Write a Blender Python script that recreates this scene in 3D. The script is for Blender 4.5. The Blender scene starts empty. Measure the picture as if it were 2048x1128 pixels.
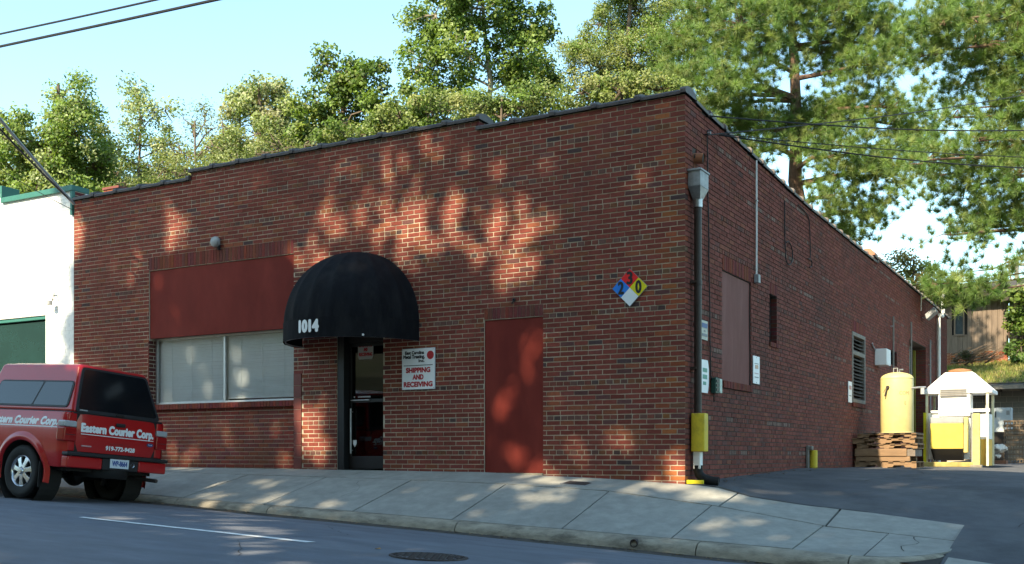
import bpy, math, random
import numpy as np
from mathutils import Vector, Matrix

random.seed(7)
RNG = np.random.default_rng(7)
S = bpy.context.scene
COL = S.collection
R = math.radians

# ------------------------------------------------------------------ camera
# world: X along the street front (right +), Y into the block, Z up, origin at the building corner
CAM = np.array([4.92890, -13.20949, 0.362])
YAW = R(29.60445)
F, VH, UC = 2150.0, 912.0, 1024.0            # focal length, horizon row and centre column of the 2048 px photograph
cd = bpy.data.cameras.new('camera')
cam = bpy.data.objects.new('camera', cd)
COL.objects.link(cam)
cam.location = CAM
cam.rotation_euler = (R(90), 0, YAW)
cd.sensor_width = 36
cd.lens = 36 * F / 2048
cd.shift_y = (VH - 564) / 2048
cd.clip_start = 0.05
cd.clip_end = 2000
S.camera = cam

# ------------------------------------------------------------------ light
SUN = Vector((0.07, 0.78, -0.62)).normalized()      # travel direction
w = bpy.data.worlds.new('World')
S.world = w
w.use_nodes = True
nt = w.node_tree
bg = nt.nodes['Background']
sky = nt.nodes.new('ShaderNodeTexSky')
sky.sky_type = 'NISHITA'
sky.sun_disc = False
sky.sun_elevation = math.asin(-SUN.z)
sky.sun_rotation = math.atan2(-SUN.x, -SUN.y)
sky.altitude = 100
sky.air_density = 1.0
sky.dust_density = 0.8
sky.ozone_density = 0.6
grade = nt.nodes.new('ShaderNodeVectorMath')
grade.operation = 'MULTIPLY'
grade.inputs[1].default_value = (0.95, 1.09, 0.97)
nt.links.new(sky.outputs[0], grade.inputs[0])
nt.links.new(grade.outputs[0], bg.inputs[0])
bg.inputs[1].default_value = 0.15
sl = bpy.data.lights.new('sun', 'SUN')
sl.energy = 4.4
sl.angle = R(0.55)
sl.color = (1.0, 0.85, 0.60)
so = bpy.data.objects.new('sun', sl)
COL.objects.link(so)
so.rotation_euler = SUN.to_track_quat('-Z', 'Y').to_euler()
so.location = (-5, -40, 40)
S.view_settings.view_transform = 'Standard'
S.view_settings.look = 'None'
S.view_settings.exposure = 1.52
S.view_settings.gamma = 1
S.view_settings.use_curve_mapping = False
S.cycles.max_bounces = 8
S.cycles.transparent_max_bounces = 16
S.cycles.use_denoising = True

# ------------------------------------------------------------------ photograph pixel -> place in the world
EX = np.array([math.cos(YAW), math.sin(YAW)])
EZ = np.array([-math.sin(YAW), math.cos(YAW)])


def ray(u, v):
    a = (u - UC) / F
    return np.array([EX[0] * a + EZ[0], EX[1] * a + EZ[1], (VH - v) / F])


def atY(u, v, y):
    r = ray(u, v)
    return CAM + r * ((y - CAM[1]) / r[1])


def atX(u, v, x):
    r = ray(u, v)
    return CAM + r * ((x - CAM[0]) / r[0])


def atD(u, v, d):
    return CAM + ray(u, v) * d


def depth(p):
    return (p[0] - CAM[0]) * EZ[0] + (p[1] - CAM[1]) * EZ[1]


# ------------------------------------------------------------------ materials
MATS = {}


def pmat(name, col, rough=0.7, var=0.18, scale=6.0, bump=0.15, bscale=60.0, metal=0.0, spec=0.4,
         tint=False, stain=None, stain_scale=1.2, stain_amt=0.5, coat=0.0, stretch=None, hue2=None):
    if name in MATS:
        return MATS[name]
    m = bpy.data.materials.new(name)
    m.use_nodes = True
    n = m.node_tree
    b = n.nodes['Principled BSDF']
    b.inputs['Roughness'].default_value = rough
    b.inputs['Metallic'].default_value = metal
    b.inputs['Specular IOR Level'].default_value = spec
    if coat:
        b.inputs['Coat Weight'].default_value = coat
        b.inputs['Coat Roughness'].default_value = 0.06
    tc = n.nodes.new('ShaderNodeTexCoord')
    vec = tc.outputs['Object']
    if stretch:
        mp = n.nodes.new('ShaderNodeMapping')
        mp.inputs['Scale'].default_value = stretch
        n.links.new(vec, mp.inputs[0])
        vec = mp.outputs[0]
    nz = n.nodes.new('ShaderNodeTexNoise')
    nz.inputs['Scale'].default_value = scale
    nz.inputs['Detail'].default_value = 6
    nz.inputs['Roughness'].default_value = 0.65
    n.links.new(vec, nz.inputs['Vector'])
    rp = n.nodes.new('ShaderNodeMapRange')
    rp.inputs[1].default_value = 0.25
    rp.inputs[2].default_value = 0.75
    rp.inputs[3].default_value = 1 - var
    rp.inputs[4].default_value = 1 + var
    n.links.new(nz.outputs['Fac'], rp.inputs[0])
    base = n.nodes.new('ShaderNodeRGB')
    base.outputs[0].default_value = (*col, 1)
    cur = base.outputs[0]
    if hue2:
        n3 = n.nodes.new('ShaderNodeTexNoise')
        n3.inputs['Scale'].default_value = scale * 0.37
        n3.inputs['Detail'].default_value = 4
        n.links.new(vec, n3.inputs['Vector'])
        r3 = n.nodes.new('ShaderNodeMapRange')
        r3.inputs[1].default_value = 0.4
        r3.inputs[2].default_value = 0.62
        n.links.new(n3.outputs['Fac'], r3.inputs[0])
        mx = n.nodes.new('ShaderNodeMix')
        mx.data_type = 'RGBA'
        n.links.new(r3.outputs[0], mx.inputs[0])
        n.links.new(cur, mx.inputs[6])
        mx.inputs[7].default_value = (*hue2, 1)
        cur = mx.outputs[2]
    if tint:
        at = n.nodes.new('ShaderNodeAttribute')
        at.attribute_name = 'tint'
        cur = at.outputs['Color']
    sc = n.nodes.new('ShaderNodeVectorMath')
    sc.operation = 'SCALE'
    n.links.new(cur, sc.inputs[0])
    n.links.new(rp.outputs[0], sc.inputs['Scale'])
    cur = sc.outputs[0]
    if stain:
        n2 = n.nodes.new('ShaderNodeTexNoise')
        n2.inputs['Scale'].default_value = stain_scale
        n2.inputs['Detail'].default_value = 8
        n2.inputs['Roughness'].default_value = 0.7
        n.links.new(vec, n2.inputs['Vector'])
        r2 = n.nodes.new('ShaderNodeMapRange')
        r2.inputs[1].default_value = 0.48
        r2.inputs[2].default_value = 0.75
        r2.inputs[4].default_value = stain_amt
        n.links.new(n2.outputs['Fac'], r2.inputs[0])
        mx = n.nodes.new('ShaderNodeMix')
        mx.data_type = 'RGBA'
        n.links.new(r2.outputs[0], mx.inputs[0])
        n.links.new(cur, mx.inputs[6])
        mx.inputs[7].default_value = (*stain, 1)
        cur = mx.outputs[2]
    n.links.new(cur, b.inputs['Base Color'])
    if bump:
        nb = n.nodes.new('ShaderNodeTexNoise')
        nb.inputs['Scale'].default_value = bscale
        nb.inputs['Detail'].default_value = 5
        n.links.new(vec, nb.inputs['Vector'])
        bp = n.nodes.new('ShaderNodeBump')
        bp.inputs['Strength'].default_value = bump
        bp.inputs['Distance'].default_value = 0.01
        n.links.new(nb.outputs['Fac'], bp.inputs['Height'])
        n.links.new(bp.outputs[0], b.inputs['Normal'])
    MATS[name] = m
    return m


def glass_mat(name, refl=0.12, tintc=(1, 1, 1)):
    m = bpy.data.materials.new(name)
    m.use_nodes = True
    n = m.node_tree
    for x in list(n.nodes):
        n.nodes.remove(x)
    o = n.nodes.new('ShaderNodeOutputMaterial')
    t = n.nodes.new('ShaderNodeBsdfTransparent')
    t.inputs[0].default_value = (*tintc, 1)
    g = n.nodes.new('ShaderNodeBsdfGlossy')
    g.inputs['Roughness'].default_value = 0.02
    f = n.nodes.new('ShaderNodeLayerWeight')
    f.inputs[0].default_value = 0.35
    a = n.nodes.new('ShaderNodeMapRange')
    a.inputs[3].default_value = refl
    a.inputs[4].default_value = 0.75
    n.links.new(f.outputs['Fresnel'], a.inputs[0])
    mx = n.nodes.new('ShaderNodeMixShader')
    n.links.new(a.outputs[0], mx.inputs[0])
    n.links.new(t.outputs[0], mx.inputs[1])
    n.links.new(g.outputs[0], mx.inputs[2])
    n.links.new(mx.outputs[0], o.inputs[0])
    MATS[name] = m
    return m


def leaf_mat(name, trans=0.3, rough=0.5):
    m = bpy.data.materials.new(name)
    m.use_nodes = True
    n = m.node_tree
    b = n.nodes['Principled BSDF']
    b.inputs['Roughness'].default_value = rough
    b.inputs['Specular IOR Level'].default_value = 0.4
    o = n.nodes['Material Output']
    at = n.nodes.new('ShaderNodeAttribute')
    at.attribute_name = 'tint'
    n.links.new(at.outputs['Color'], b.inputs['Base Color'])
    t = n.nodes.new('ShaderNodeBsdfTranslucent')
    sc = n.nodes.new('ShaderNodeVectorMath')
    sc.operation = 'MULTIPLY'
    sc.inputs[1].default_value = (1.3, 1.35, 0.5)
    n.links.new(at.outputs['Color'], sc.inputs[0])
    n.links.new(sc.outputs[0], t.inputs[0])
    mx = n.nodes.new('ShaderNodeMixShader')
    mx.inputs[0].default_value = trans
    n.links.new(b.outputs[0], mx.inputs[1])
    n.links.new(t.outputs[0], mx.inputs[2])
    n.links.new(mx.outputs[0], o.inputs[0])
    MATS[name] = m
    return m


BRICK = pmat('brick_clay', (.2, .05, .04), rough=.85, var=.22, scale=25, bump=.35, bscale=120, tint=True, spec=.10,
             stain=(.05, .028, .025), stain_scale=.5, stain_amt=.35)
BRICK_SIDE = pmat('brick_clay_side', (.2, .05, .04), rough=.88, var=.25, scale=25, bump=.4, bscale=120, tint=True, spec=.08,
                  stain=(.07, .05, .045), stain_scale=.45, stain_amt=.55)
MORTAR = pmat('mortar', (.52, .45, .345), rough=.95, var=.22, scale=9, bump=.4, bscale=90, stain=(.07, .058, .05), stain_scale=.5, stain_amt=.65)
MORTAR_SIDE = pmat('mortar_side', (.075, .060, .052), rough=.95, var=.3, scale=9, bump=.4, bscale=90, stain=(.03, .025, .022), stain_scale=.8, stain_amt=.7)  # dirty mortar, with the shadow of the raked joints put into its colour
REDPAINT = pmat('barn_red_paint', (.165, .025, .018), rough=.7, var=.12, scale=3, bump=.1, bscale=40, stain=(.12, .019, .016), stain_scale=1.3, stain_amt=.6, spec=.12, hue2=(.195, .032, .023), stretch=(1.6, 1, .7))
REDPALE = pmat('faded_red_paint', (.165, .050, .040), rough=.75, var=.12, scale=3, bump=.1, bscale=40, stretch=(3, 3, .6), stain=(.24, .10, .09), stain_scale=1.5, stain_amt=.5)
REDTILE = pmat('painted_red_tile', (.15, .036, .027), rough=.55, var=.1, scale=12)
COPING = pmat('coping_clay', (.075, .066, .070), rough=.55, var=.35, scale=14, bump=.3, bscale=50, stain=(.12, .09, .075), stain_scale=3, stain_amt=.5)
BLACKCLOTH = pmat('black_canvas', (.006, .0065, .009), rough=.85, var=.4, scale=5, bump=.25, bscale=300, stain=(.022, .021, .021), stain_scale=3, stain_amt=.7, spec=.15, stretch=(2, 2, .6))
BLACK = pmat('black_metal', (.012, .012, .013), rough=.45, var=.2)
WHITEPAINT = pmat('white_paint', (.80, .80, .78), rough=.6, var=.06, scale=4, stain=(.6, .6, .57), stain_scale=2, stain_amt=.4)
WHITESIGN = pmat('white_sign', (.78, .79, .80), rough=.4, var=.04, bump=0)
ASPHALT = pmat('asphalt', (.128, .139, .166), rough=.85, var=.22, scale=3, bump=.5, bscale=180, stain=(.075, .078, .088), stain_scale=.8, stain_amt=.5, hue2=(.142, .153, .178), stretch=(.5, 1.4, 1))
ASPHALT_OLD = pmat('old_asphalt', (.078, .080, .090), rough=.9, var=.28, scale=2, bump=.6, bscale=130, stain=(.025, .025, .027), stain_scale=.6, stain_amt=.7, hue2=(.105, .106, .112))
CONCRETE = pmat('concrete', (.285, .28, .25), rough=.9, var=.2, scale=6, bump=.4, bscale=110, stain=(.20, .19, .17), stain_scale=1.3, stain_amt=.75, hue2=(.30, .295, .265))
KERB = pmat('kerb_concrete', (.30, .265, .205), rough=.92, var=.4, scale=7, bump=.7, bscale=60, stain=(.05, .042, .035), stain_scale=3.2, stain_amt=1.0, stretch=(.6, 1, 1.6))
JOINT = pmat('joint_dirt', (.035, .03, .026), rough=1, var=.3, scale=20)
LINE = pmat('road_paint', (.74, .74, .73), rough=.7, var=.12, scale=20, stain=(.3, .3, .3), stain_scale=9, stain_amt=.5)
STEEL = pmat('galvanised_steel', (.45, .46, .47), rough=.4, var=.2, scale=10, metal=.85)
GREYMETAL = pmat('grey_metal', (.28, .29, .30), rough=.5, var=.15)
RUST = pmat('cast_iron', (.062, .05, .046), rough=.7, var=.4, scale=25, metal=.3, bump=.4)
BROWNPIPE = pmat('brown_pipe', (.045, .033, .028), rough=.5, var=.25)
YELLOW = pmat('yellow_paint', (.62, .46, .03), rough=.5, var=.12, scale=6, stain=(.3, .2, .03), stain_scale=7, stain_amt=.6)
TANKY = pmat('pale_yellow_paint', (.58, .49, .215), rough=.45, var=.08, scale=3, stain=(.45, .36, .12), stain_scale=2, stain_amt=.5)
WOOD = pmat('weathered_pallet_wood', (.25, .155, .085), rough=.85, var=.35, scale=6, bump=.4, stretch=(1.2, 6, 6), stain=(.09, .06, .04), stain_scale=1.5, stain_amt=.7, tint=False)
BARNWOOD = pmat('grey_barn_wood', (.19, .145, .112), rough=.9, var=.3, scale=5, bump=.4, stretch=(7, 7, .5), stain=(.075, .055, .045), stain_scale=1.2, stain_amt=.6)
DARKWOOD = pmat('dark_roof_wood', (.05, .04, .034), rough=.9, var=.3)
BLOCK = pmat('concrete_block', (.20, .18, .155), rough=.95, var=.2, scale=5, bump=.4)
GRASSG = pmat('bank_soil', (.10, .11, .035), rough=1, var=.3, scale=3, hue2=(.17, .13, .07))
EARTH = pmat('earth', (.10, .095, .05), rough=1, var=.3, scale=.5, hue2=(.07, .09, .03))
RUBBER = pmat('rubber', (.007, .007, .007), rough=.75, var=.2)
CHROME = pmat('bright_wheel_metal', (.55, .56, .58), rough=.25, var=.08, metal=.9, bump=0)
TRUCKRED = pmat('red_truck_paint', (.42, .007, .009), rough=.3, var=.05, bump=0, coat=.45, spec=.35)
DARKPLASTIC = pmat('dark_plastic', (.015, .015, .017), rough=.55, var=.15)
TRUCKGLASS = pmat('tinted_glass', (.008, .009, .011), rough=.10, var=.02, bump=0, spec=.7)
LENSRED = pmat('red_lens', (.30, .008, .010), rough=.15, var=.05, bump=0, spec=.6)
LENSWHITE = pmat('white_lens', (.38, .39, .41), rough=.15, var=.05, bump=0, spec=.6)
LETTERWHITE = pmat('white_lettering', (.80, .81, .82), rough=.4, var=.02, bump=0)
LETTERRED = pmat('red_lettering', (.42, .02, .03), rough=.5, var=.02, bump=0)
LETTERBLACK = pmat('black_lettering', (.012, .012, .014), rough=.5, var=.02, bump=0)
GREENTRIM = pmat('green_trim', (.03, .14, .115), rough=.5, var=.1)
DARKGREEN = pmat('dark_green_metal', (.02, .07, .055), rough=.5, var=.1)
TEALGLASS = pmat('dark_teal_glass', (.012, .036, .036), rough=.08, var=.25, scale=1.2, bump=0, spec=.6)  # dark teal is the pane's own colour
BLIND = pmat('blind_slat', (.80, .88, .92), rough=.55, var=.04, bump=0)  # bright pale blue also stands for sky reflected in the window
ALU = pmat('aluminium_frame', (.55, .57, .57), rough=.4, var=.1, metal=.5)
DARKIN = pmat('dark_interior', (.02, .019, .018), rough=.9, var=.2)  # near-black colour stands for the unlit depth of openings and hollows
CABLE = pmat('black_cable', (.012, .012, .014), rough=.6, var=.1, bump=0)
BARK = pmat('bark', (.12, .09, .065), rough=.95, var=.35, scale=8, bump=.7, bscale=20, stretch=(3, 3, .6))
PINEBARK = pmat('pine_bark', (.15, .09, .065), rough=.95, var=.4, scale=7, bump=.8, bscale=16, stretch=(3, 3, .8))
GLASS = glass_mat('window_glass', .05)
DOORGLASS = glass_mat('door_glass', .025, (.30, .30, .29))
LEAF = leaf_mat('leaf', .38, .5)
NEEDLE = leaf_mat('needle', .32, .45)
ROOFING = pmat('roof_tar', (.06, .06, .06), rough=.9)


# ------------------------------------------------------------------ mesh helpers
class MB:
    def __init__(s):
        s.v, s.f, s.c = [], [], []

    def add(s, vs, fs, col=None):
        o = len(s.v)
        s.v.extend([tuple(p) for p in vs])
        for f in fs:
            s.f.append(tuple(o + i for i in f))
            s.c.append(col or (1, 1, 1))
        return s

    def box(s, x0, x1, y0, y1, z0, z1, col=None, j=0.0):
        vs = [(x0, y0, z0), (x1, y0, z0), (x1, y1, z0), (x0, y1, z0), (x0, y0, z1), (x1, y0, z1), (x1, y1, z1), (x0, y1, z1)]
        if j:
            vs = [tuple(c + random.uniform(-j, j) for c in p) for p in vs]
        return s.add(vs, [(0, 3, 2, 1), (4, 5, 6, 7), (0, 1, 5, 4), (1, 2, 6, 5), (2, 3, 7, 6), (3, 0, 4, 7)], col)

    def hexa(s, vs, col=None):
        return s.add(vs, [(0, 3, 2, 1), (4, 5, 6, 7), (0, 1, 5, 4), (1, 2, 6, 5), (2, 3, 7, 6), (3, 0, 4, 7)], col)

    def tube(s, pts, rad, n=8, caps=True, col=None):
        pts = [Vector(p) for p in pts]
        if not hasattr(rad, '__len__'):
            rad = [rad] * len(pts)
        rings = []
        up = Vector((0.13, 0.31, 0.94))
        for i, p in enumerate(pts):
            d = (pts[min(i + 1, len(pts) - 1)] - pts[max(i - 1, 0)]).normalized()
            a = d.cross(up)
            if a.length < 1e-3:
                a = d.cross(Vector((1, 0, 0)))
            a.normalize()
            b = d.cross(a)
            up = b.cross(d) if False else up
            rings.append([p + (a * math.cos(2 * math.pi * k / n) + b * math.sin(2 * math.pi * k / n)) * rad[i] for k in range(n)])
        vs = [q for r in rings for q in r]
        fs = []
        for i in range(len(pts) - 1):
            for k in range(n):
                fs.append((i * n + k, i * n + (k + 1) % n, (i + 1) * n + (k + 1) % n, (i + 1) * n + k))
        if caps:
            fs.append(tuple(range(n - 1, -1, -1)))
            fs.append(tuple((len(pts) - 1) * n + k for k in range(n)))
        return s.add(vs, fs, col)

    def lathe(s, prof, n=24, c=(0, 0, 0), axis='z', a0=0, a1=2 * math.pi, col=None):
        full = abs(a1 - a0 - 2 * math.pi) < 1e-6
        m = n if full else n + 1
        vs = []
        for r, h in prof:
            for k in range(m):
                a = a0 + (a1 - a0) * k / n
                p = (r * math.cos(a), r * math.sin(a), h)
                if axis == 'y':
                    p = (p[0], p[2], p[1])
                elif axis == 'x':
                    p = (p[2], p[0], p[1])
                vs.append((p[0] + c[0], p[1] + c[1], p[2] + c[2]))
        fs = []
        for i in range(len(prof) - 1):
            for k in range(n):
                k2 = (k + 1) % m
                fs.append((i * m + k, i * m + k2, (i + 1) * m + k2, (i + 1) * m + k))
        return s.add(vs, fs, col)

    def prism(s, poly, d0, d1, plane='xz', col=None):
        # polygon given in the plane, extruded from d0 to d1 along the third axis
        n = len(poly)

        def P(a, b, d):
            return {'xz': (a, d, b), 'yz': (d, a, b), 'xy': (a, b, d)}[plane]
        vs = [P(a, b, d0) for a, b in poly] + [P(a, b, d1) for a, b in poly]
        fs = [tuple(range(n)), tuple(range(2 * n - 1, n - 1, -1))]
        for i in range(n):
            k = (i + 1) % n
            fs.append((i, n + i, n + k, k))
        return s.add(vs, fs, col)

    def grid(s, fn, nu, nv, col=None):
        vs = [fn(i / nu, j / nv) for j in range(nv + 1) for i in range(nu + 1)]
        fs = [(j * (nu + 1) + i, j * (nu + 1) + i + 1, (j + 1) * (nu + 1) + i + 1, (j + 1) * (nu + 1) + i) for j in range(nv) for i in range(nu)]
        return s.add(vs, fs, col)

    def mesh(s, name, m, colors=False, smooth=False):
        me = bpy.data.meshes.new(name)
        me.from_pydata(s.v, [], s.f)
        if m:
            me.materials.append(m)
        if colors:
            a = me.attributes.new('tint', 'FLOAT_COLOR', 'FACE')
            a.data.foreach_set('color', np.c_[np.array(s.c, dtype=np.float32), np.ones(len(s.c), np.float32)].ravel())
        if smooth:
            me.shade_smooth() if hasattr(me, 'shade_smooth') else None
            me.polygons.foreach_set('use_smooth', [True] * len(me.polygons))
        me.update()
        return me

    def build(s, name, m, parent=None, colors=False, smooth=False, bevel=0, seg=2, kind=None, fix=True, label=None):
        me = s.mesh(name, m, colors, smooth)
        o = bpy.data.objects.new(name, me)
        COL.objects.link(o)
        if parent:
            o.parent = parent
        if fix and bevel >= 0 and len(me.polygons) < 4000:
            import bmesh
            bm = bmesh.new()
            bm.from_mesh(me)
            bmesh.ops.recalc_face_normals(bm, faces=bm.faces)
            bm.to_mesh(me)
            bm.free()
        if bevel:
            md = o.modifiers.new('bevel', 'BEVEL')
            md.width = bevel
            md.segments = seg
            md.limit_method = 'ANGLE'
            md.angle_limit = R(35)
            me.polygons.foreach_set('use_smooth', [True] * len(me.polygons))
            wn = o.modifiers.new('wn', 'WEIGHTED_NORMAL')
            wn.keep_sharp = True
        elif smooth:
            md = o.modifiers.new('split', 'EDGE_SPLIT')
            md.split_angle = R(40)
        if kind:
            o['kind'] = kind
        if label:
            o['label'] = label
        return o


def tag(o, label, cat, group=None):
    o['label'] = label
    o['category'] = cat
    if group:
        o['group'] = group
    return o


def empty(name, loc=(0, 0, 0), rot=(0, 0, 0)):
    o = bpy.data.objects.new(name, None)
    COL.objects.link(o)
    o.location = loc
    o.rotation_euler = rot
    return o


def thing(name, label, cat, loc=(0, 0, 0), rot=(0, 0, 0), group=None):
    return tag(empty(name, loc, rot), label, cat, group)


def copy_obj(o, parent=None):
    c = o.copy()
    COL.objects.link(c)
    c.parent = parent
    return c


def copy_tree(o, parent=None):
    c = copy_obj(o, parent)
    for ch in o.children:
        copy_tree(ch, c)
    return c


def text_verts(body, size, shear=0.0, bold=0.0, spacing=1.0, res=3):
    cu = bpy.data.curves.new('lettering', 'FONT')
    cu.body = body
    cu.size = size
    cu.shear = shear
    cu.space_character = spacing
    cu.resolution_u = res
    o = bpy.data.objects.new('lettering', cu)
    COL.objects.link(o)
    dg = bpy.context.evaluated_depsgraph_get()
    me = bpy.data.meshes.new_from_object(o.evaluated_get(dg))
    vs = [tuple(v.co) for v in me.vertices]
    fs = [tuple(p.vertices) for p in me.polygons]
    bpy.data.objects.remove(o)
    bpy.data.curves.remove(cu)
    bpy.data.meshes.remove(me)
    return vs, fs


def text(name, body, size, m, fn, parent=None, width=None, height=None, bold=0.0, **kw):
    """lettering laid on a surface: fn(a, b, d) maps text x, text y, depth to a place; bold thickens the strokes"""
    vs, fs = text_verts(body, size, **kw)
    xs = [v[0] for v in vs]
    ys = [v[1] for v in vs]
    sx = sy = 1
    ox = 0
    if width:
        sx = (width - 2 * bold) / (max(xs) - min(xs))
        ox = -min(xs)
    if height:
        sy = (height - 2 * bold) / max(ys)
    mb = MB()
    offs = [(0, 0)] if not bold else [(0, 0)] + [(bold * math.cos(a), bold * math.sin(a)) for a in np.linspace(0, 2 * math.pi, 9)[:-1]]
    for i, (dx, dy) in enumerate(offs):
        mb.add([fn((x + ox) * sx + bold + dx, y * sy + bold + dy, .00012 * i) for x, y, d in vs], fs)
    o = mb.build(name, m, parent, fix=False)
    if bold:
        o['kind'] = 'stuff'
    return o


def quads_object(name, V, C, m, parent=None, k=4, kind=None):
    n = len(V)
    me = bpy.data.meshes.new(name)
    me.vertices.add(n * k)
    me.vertices.foreach_set('co', np.ascontiguousarray(V, dtype=np.float32).ravel())
    me.loops.add(n * k)
    me.loops.foreach_set('vertex_index', np.arange(n * k, dtype=np.int32))
    me.polygons.add(n)
    me.polygons.foreach_set('loop_start', np.arange(0, n * k, k, dtype=np.int32))
    me.materials.append(m)
    me.update(calc_edges=True)
    a = me.attributes.new('tint', 'FLOAT_COLOR', 'FACE')
    a.data.foreach_set('color', np.c_[C, np.ones(n)].astype(np.float32).ravel())
    o = bpy.data.objects.new(name, me)
    COL.objects.link(o)
    if parent:
        o.parent = parent
    if kind:
        o['kind'] = kind
    return o


def I(x, xs, ys, lo=0.0, hi=0.0):
    """piecewise linear with end slopes lo / hi"""
    if x < xs[0]:
        return ys[0] + (x - xs[0]) * lo
    if x > xs[-1]:
        return ys[-1] + (x - xs[-1]) * hi
    return float(np.interp(x, xs, ys))


# ------------------------------------------------------------------ ground heights
def gut(x):
    return I(x, [-7.81, -6.73, -5, -3.65, -1.98, -.66, .24, .99], [-.31, -.356, -.445, -.505, -.58, -.648, -.69, -.731], -.045, -.045)


def z_road(x, y):
    return gut(x) + .13 * (1 - ((y + 6.5) / 4.4) ** 2)


def z_wall(x):
    return I(x, [-9.57, -6.56, -4.79, -3.04, -2.05, -.99, 0, .4, .86, 1.49, 2.4, 3.39], [.171, .154, .142, .130, .091, .052, -.004, -.03, -.150, -.235, -.319, -.43], -.02, -.06)


def z_mid(x):
    return I(x, [-6.92, -5.36, -3.82, -2.27, -.743, .72, 1.97, 3.4], [.075, .052, .028, -.01, -.08, -.245, -.44, -.56], -.02, -.06)


def z_kerb(x):
    return I(x, [-6.81, -5.23, -3.72, -2.2, -.71, .56, 1.9, 2.65, 3.5], [-.242, -.307, -.36, -.423, -.485, -.54, -.6, -.64, -.70], -.045, -.05)


def z_walk(x, y):
    if y > -.75:
        return z_wall(x) + (z_mid(x) - z_wall(x)) * (-y / .75)
    return z_mid(x) + (z_kerb(x) - z_mid(x)) * ((-y - .75) / 1.35)


def z_lot(x, y):
    if y < 0:
        t = min(1, -y / 2.6)
        return z_wall(x) * (1 - t) + (z_road(x, -2.6)) * t if x > 3.0 else z_wall(x)
    zs = I(y, [0, 1.33, 3.31, 5.24, 8.05, 11, 20, 30], [0, .05, .104, .147, .148, .130, .10, .24], 0, 0)
    f = max(0, 1 - y / 4.5) ** 1.6
    return zs + min(0, z_wall(max(x, 0))) * f - .025 * min(x, 12) * (1 - f)


# ------------------------------------------------------------------ ground
def structure(name, mb, m, **kw):
    o = mb.build(name, m, **kw)
    o['kind'] = 'structure'
    return o


def lerp(a, b, t):
    return a + (b - a) * t


mb = MB()
mb.grid(lambda a, b: (lerp(-60, 45, a), lerp(-10.9, -1.2, b), z_road(lerp(-60, 45, a), lerp(-10.9, -1.2, b))), 260, 40)
road = structure('road', mb, ASPHALT, fix=False, smooth=True)

mb = MB()
mb.grid(lambda a, b: (lerp(-90, 70, a), lerp(-70, -10.9, b), gut(lerp(-90, 70, a)) + .10 + max(0, -lerp(-70, -10.9, b) - 24) * .42 * min(1, max(0, (-lerp(-70, -10.9, b) - 24) / 8))), 60, 24)
structure('far_verge_added_rise', mb, EARTH, fix=False)  # rise of this unseen ground added to darken the door glass reflection

mb = MB()
mb.grid(lambda a, b: (lerp(0.0, 45, a ** 2), lerp(0, 30, b), z_lot(lerp(0.0, 45, a ** 2), lerp(0, 30, b)) - .008
        + .010 * math.sin(3.1 * a * a * 45 + 1.3 * b * 30) * min(1, b * 8)), 90, 110)
mb.grid(lambda a, b: (lerp(3.36, 45, a ** 2), lerp(-2.6, 0, b), z_lot(lerp(3.36, 45, a ** 2), lerp(-2.6, 0, b)) + .004), 60, 16)
structure('parking_lot', mb, ASPHALT_OLD, fix=False, smooth=True)

# walk: a bed of dirt-filled joints with every slab laid on it
mb = MB()
mb.grid(lambda a, b: (lerp(-60, 3.36, a), lerp(-2.1, 0.02, b), z_walk(lerp(-60, 3.36, a), min(0, lerp(-2.1, 0.02, b))) - .022), 220, 14)
walk = structure('sidewalk', mb, JOINT, fix=False)


def slab(x0, x1, y0, y1, parent, dz=0.0, cut=None, nx=8, ny=6):
    m_ = MB()

    def fn(a, b):
        x, y = lerp(x0, x1, a), lerp(y0, y1, b)
        if cut:
            y = lerp(cut(x), y1, b)
        return (x, y, z_walk(x, y) + dz + random.uniform(-.0015, .0015))
    m_.grid(fn, nx, ny)
    # skirts
    def fn_s(y_of):
        return lambda a, b: (lerp(x0, x1, a), y_of(lerp(x0, x1, a)), z_walk(lerp(x0, x1, a), y_of(lerp(x0, x1, a))) + dz - .03 * (1 - b))
    m_.grid(fn_s(lambda x: cut(x) if cut else y0), nx, 1)
    for xe in (x0, x1):
        ya = cut(xe) if cut else y0
        m_.grid(lambda a, b: (xe, lerp(ya, y1, a), z_walk(xe, lerp(ya, y1, a)) + dz - .03 * (1 - b)), ny, 1)
    return m_.build('paving_slab', CONCRETE, parent, fix=False)


jx = [-6.85 - 1.52 * k for k in range(22, 0, -1)] + [-6.85, -5.30, -3.77, -2.24, -.73, .62, 1.95]
for a, b in zip(jx[:-1], jx[1:]):
    g = .010
    slab(a + g, b - g, -2.1 + .016, -.75 - .013, walk, dz=random.uniform(-.003, .003))


def kerb_return(x):
    # back edge of the kerb, turning into the driveway at its right end
    if x < 2.6:
        return -2.1
    t = min(1, (x - 2.6) / .8)
    return -2.1 + .75 * t ** 2.2


slab(1.957, 2.66, -2.1 + .01, -.765, walk, dz=-.002, cut=lambda x: kerb_return(x) + .01)
slab(2.675, 3.385, -2.1 + .01, -.765, walk, dz=.002, cut=lambda x: kerb_return(x) + .012)
for a, b in ((-60, -20), (-20, -9.6), (-9.6, -5.05), (-5.05, .70), (.71, 1.965), (1.98, 3.385)):
    slab(a + .006, b - .006, -.737, -.004, walk, dz=.001, nx=max(8, int((b - a) * 4)))

# kerb stones, each a length of cast concrete
kerb = empty('kerb')
kerb['kind'] = 'structure'


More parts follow.
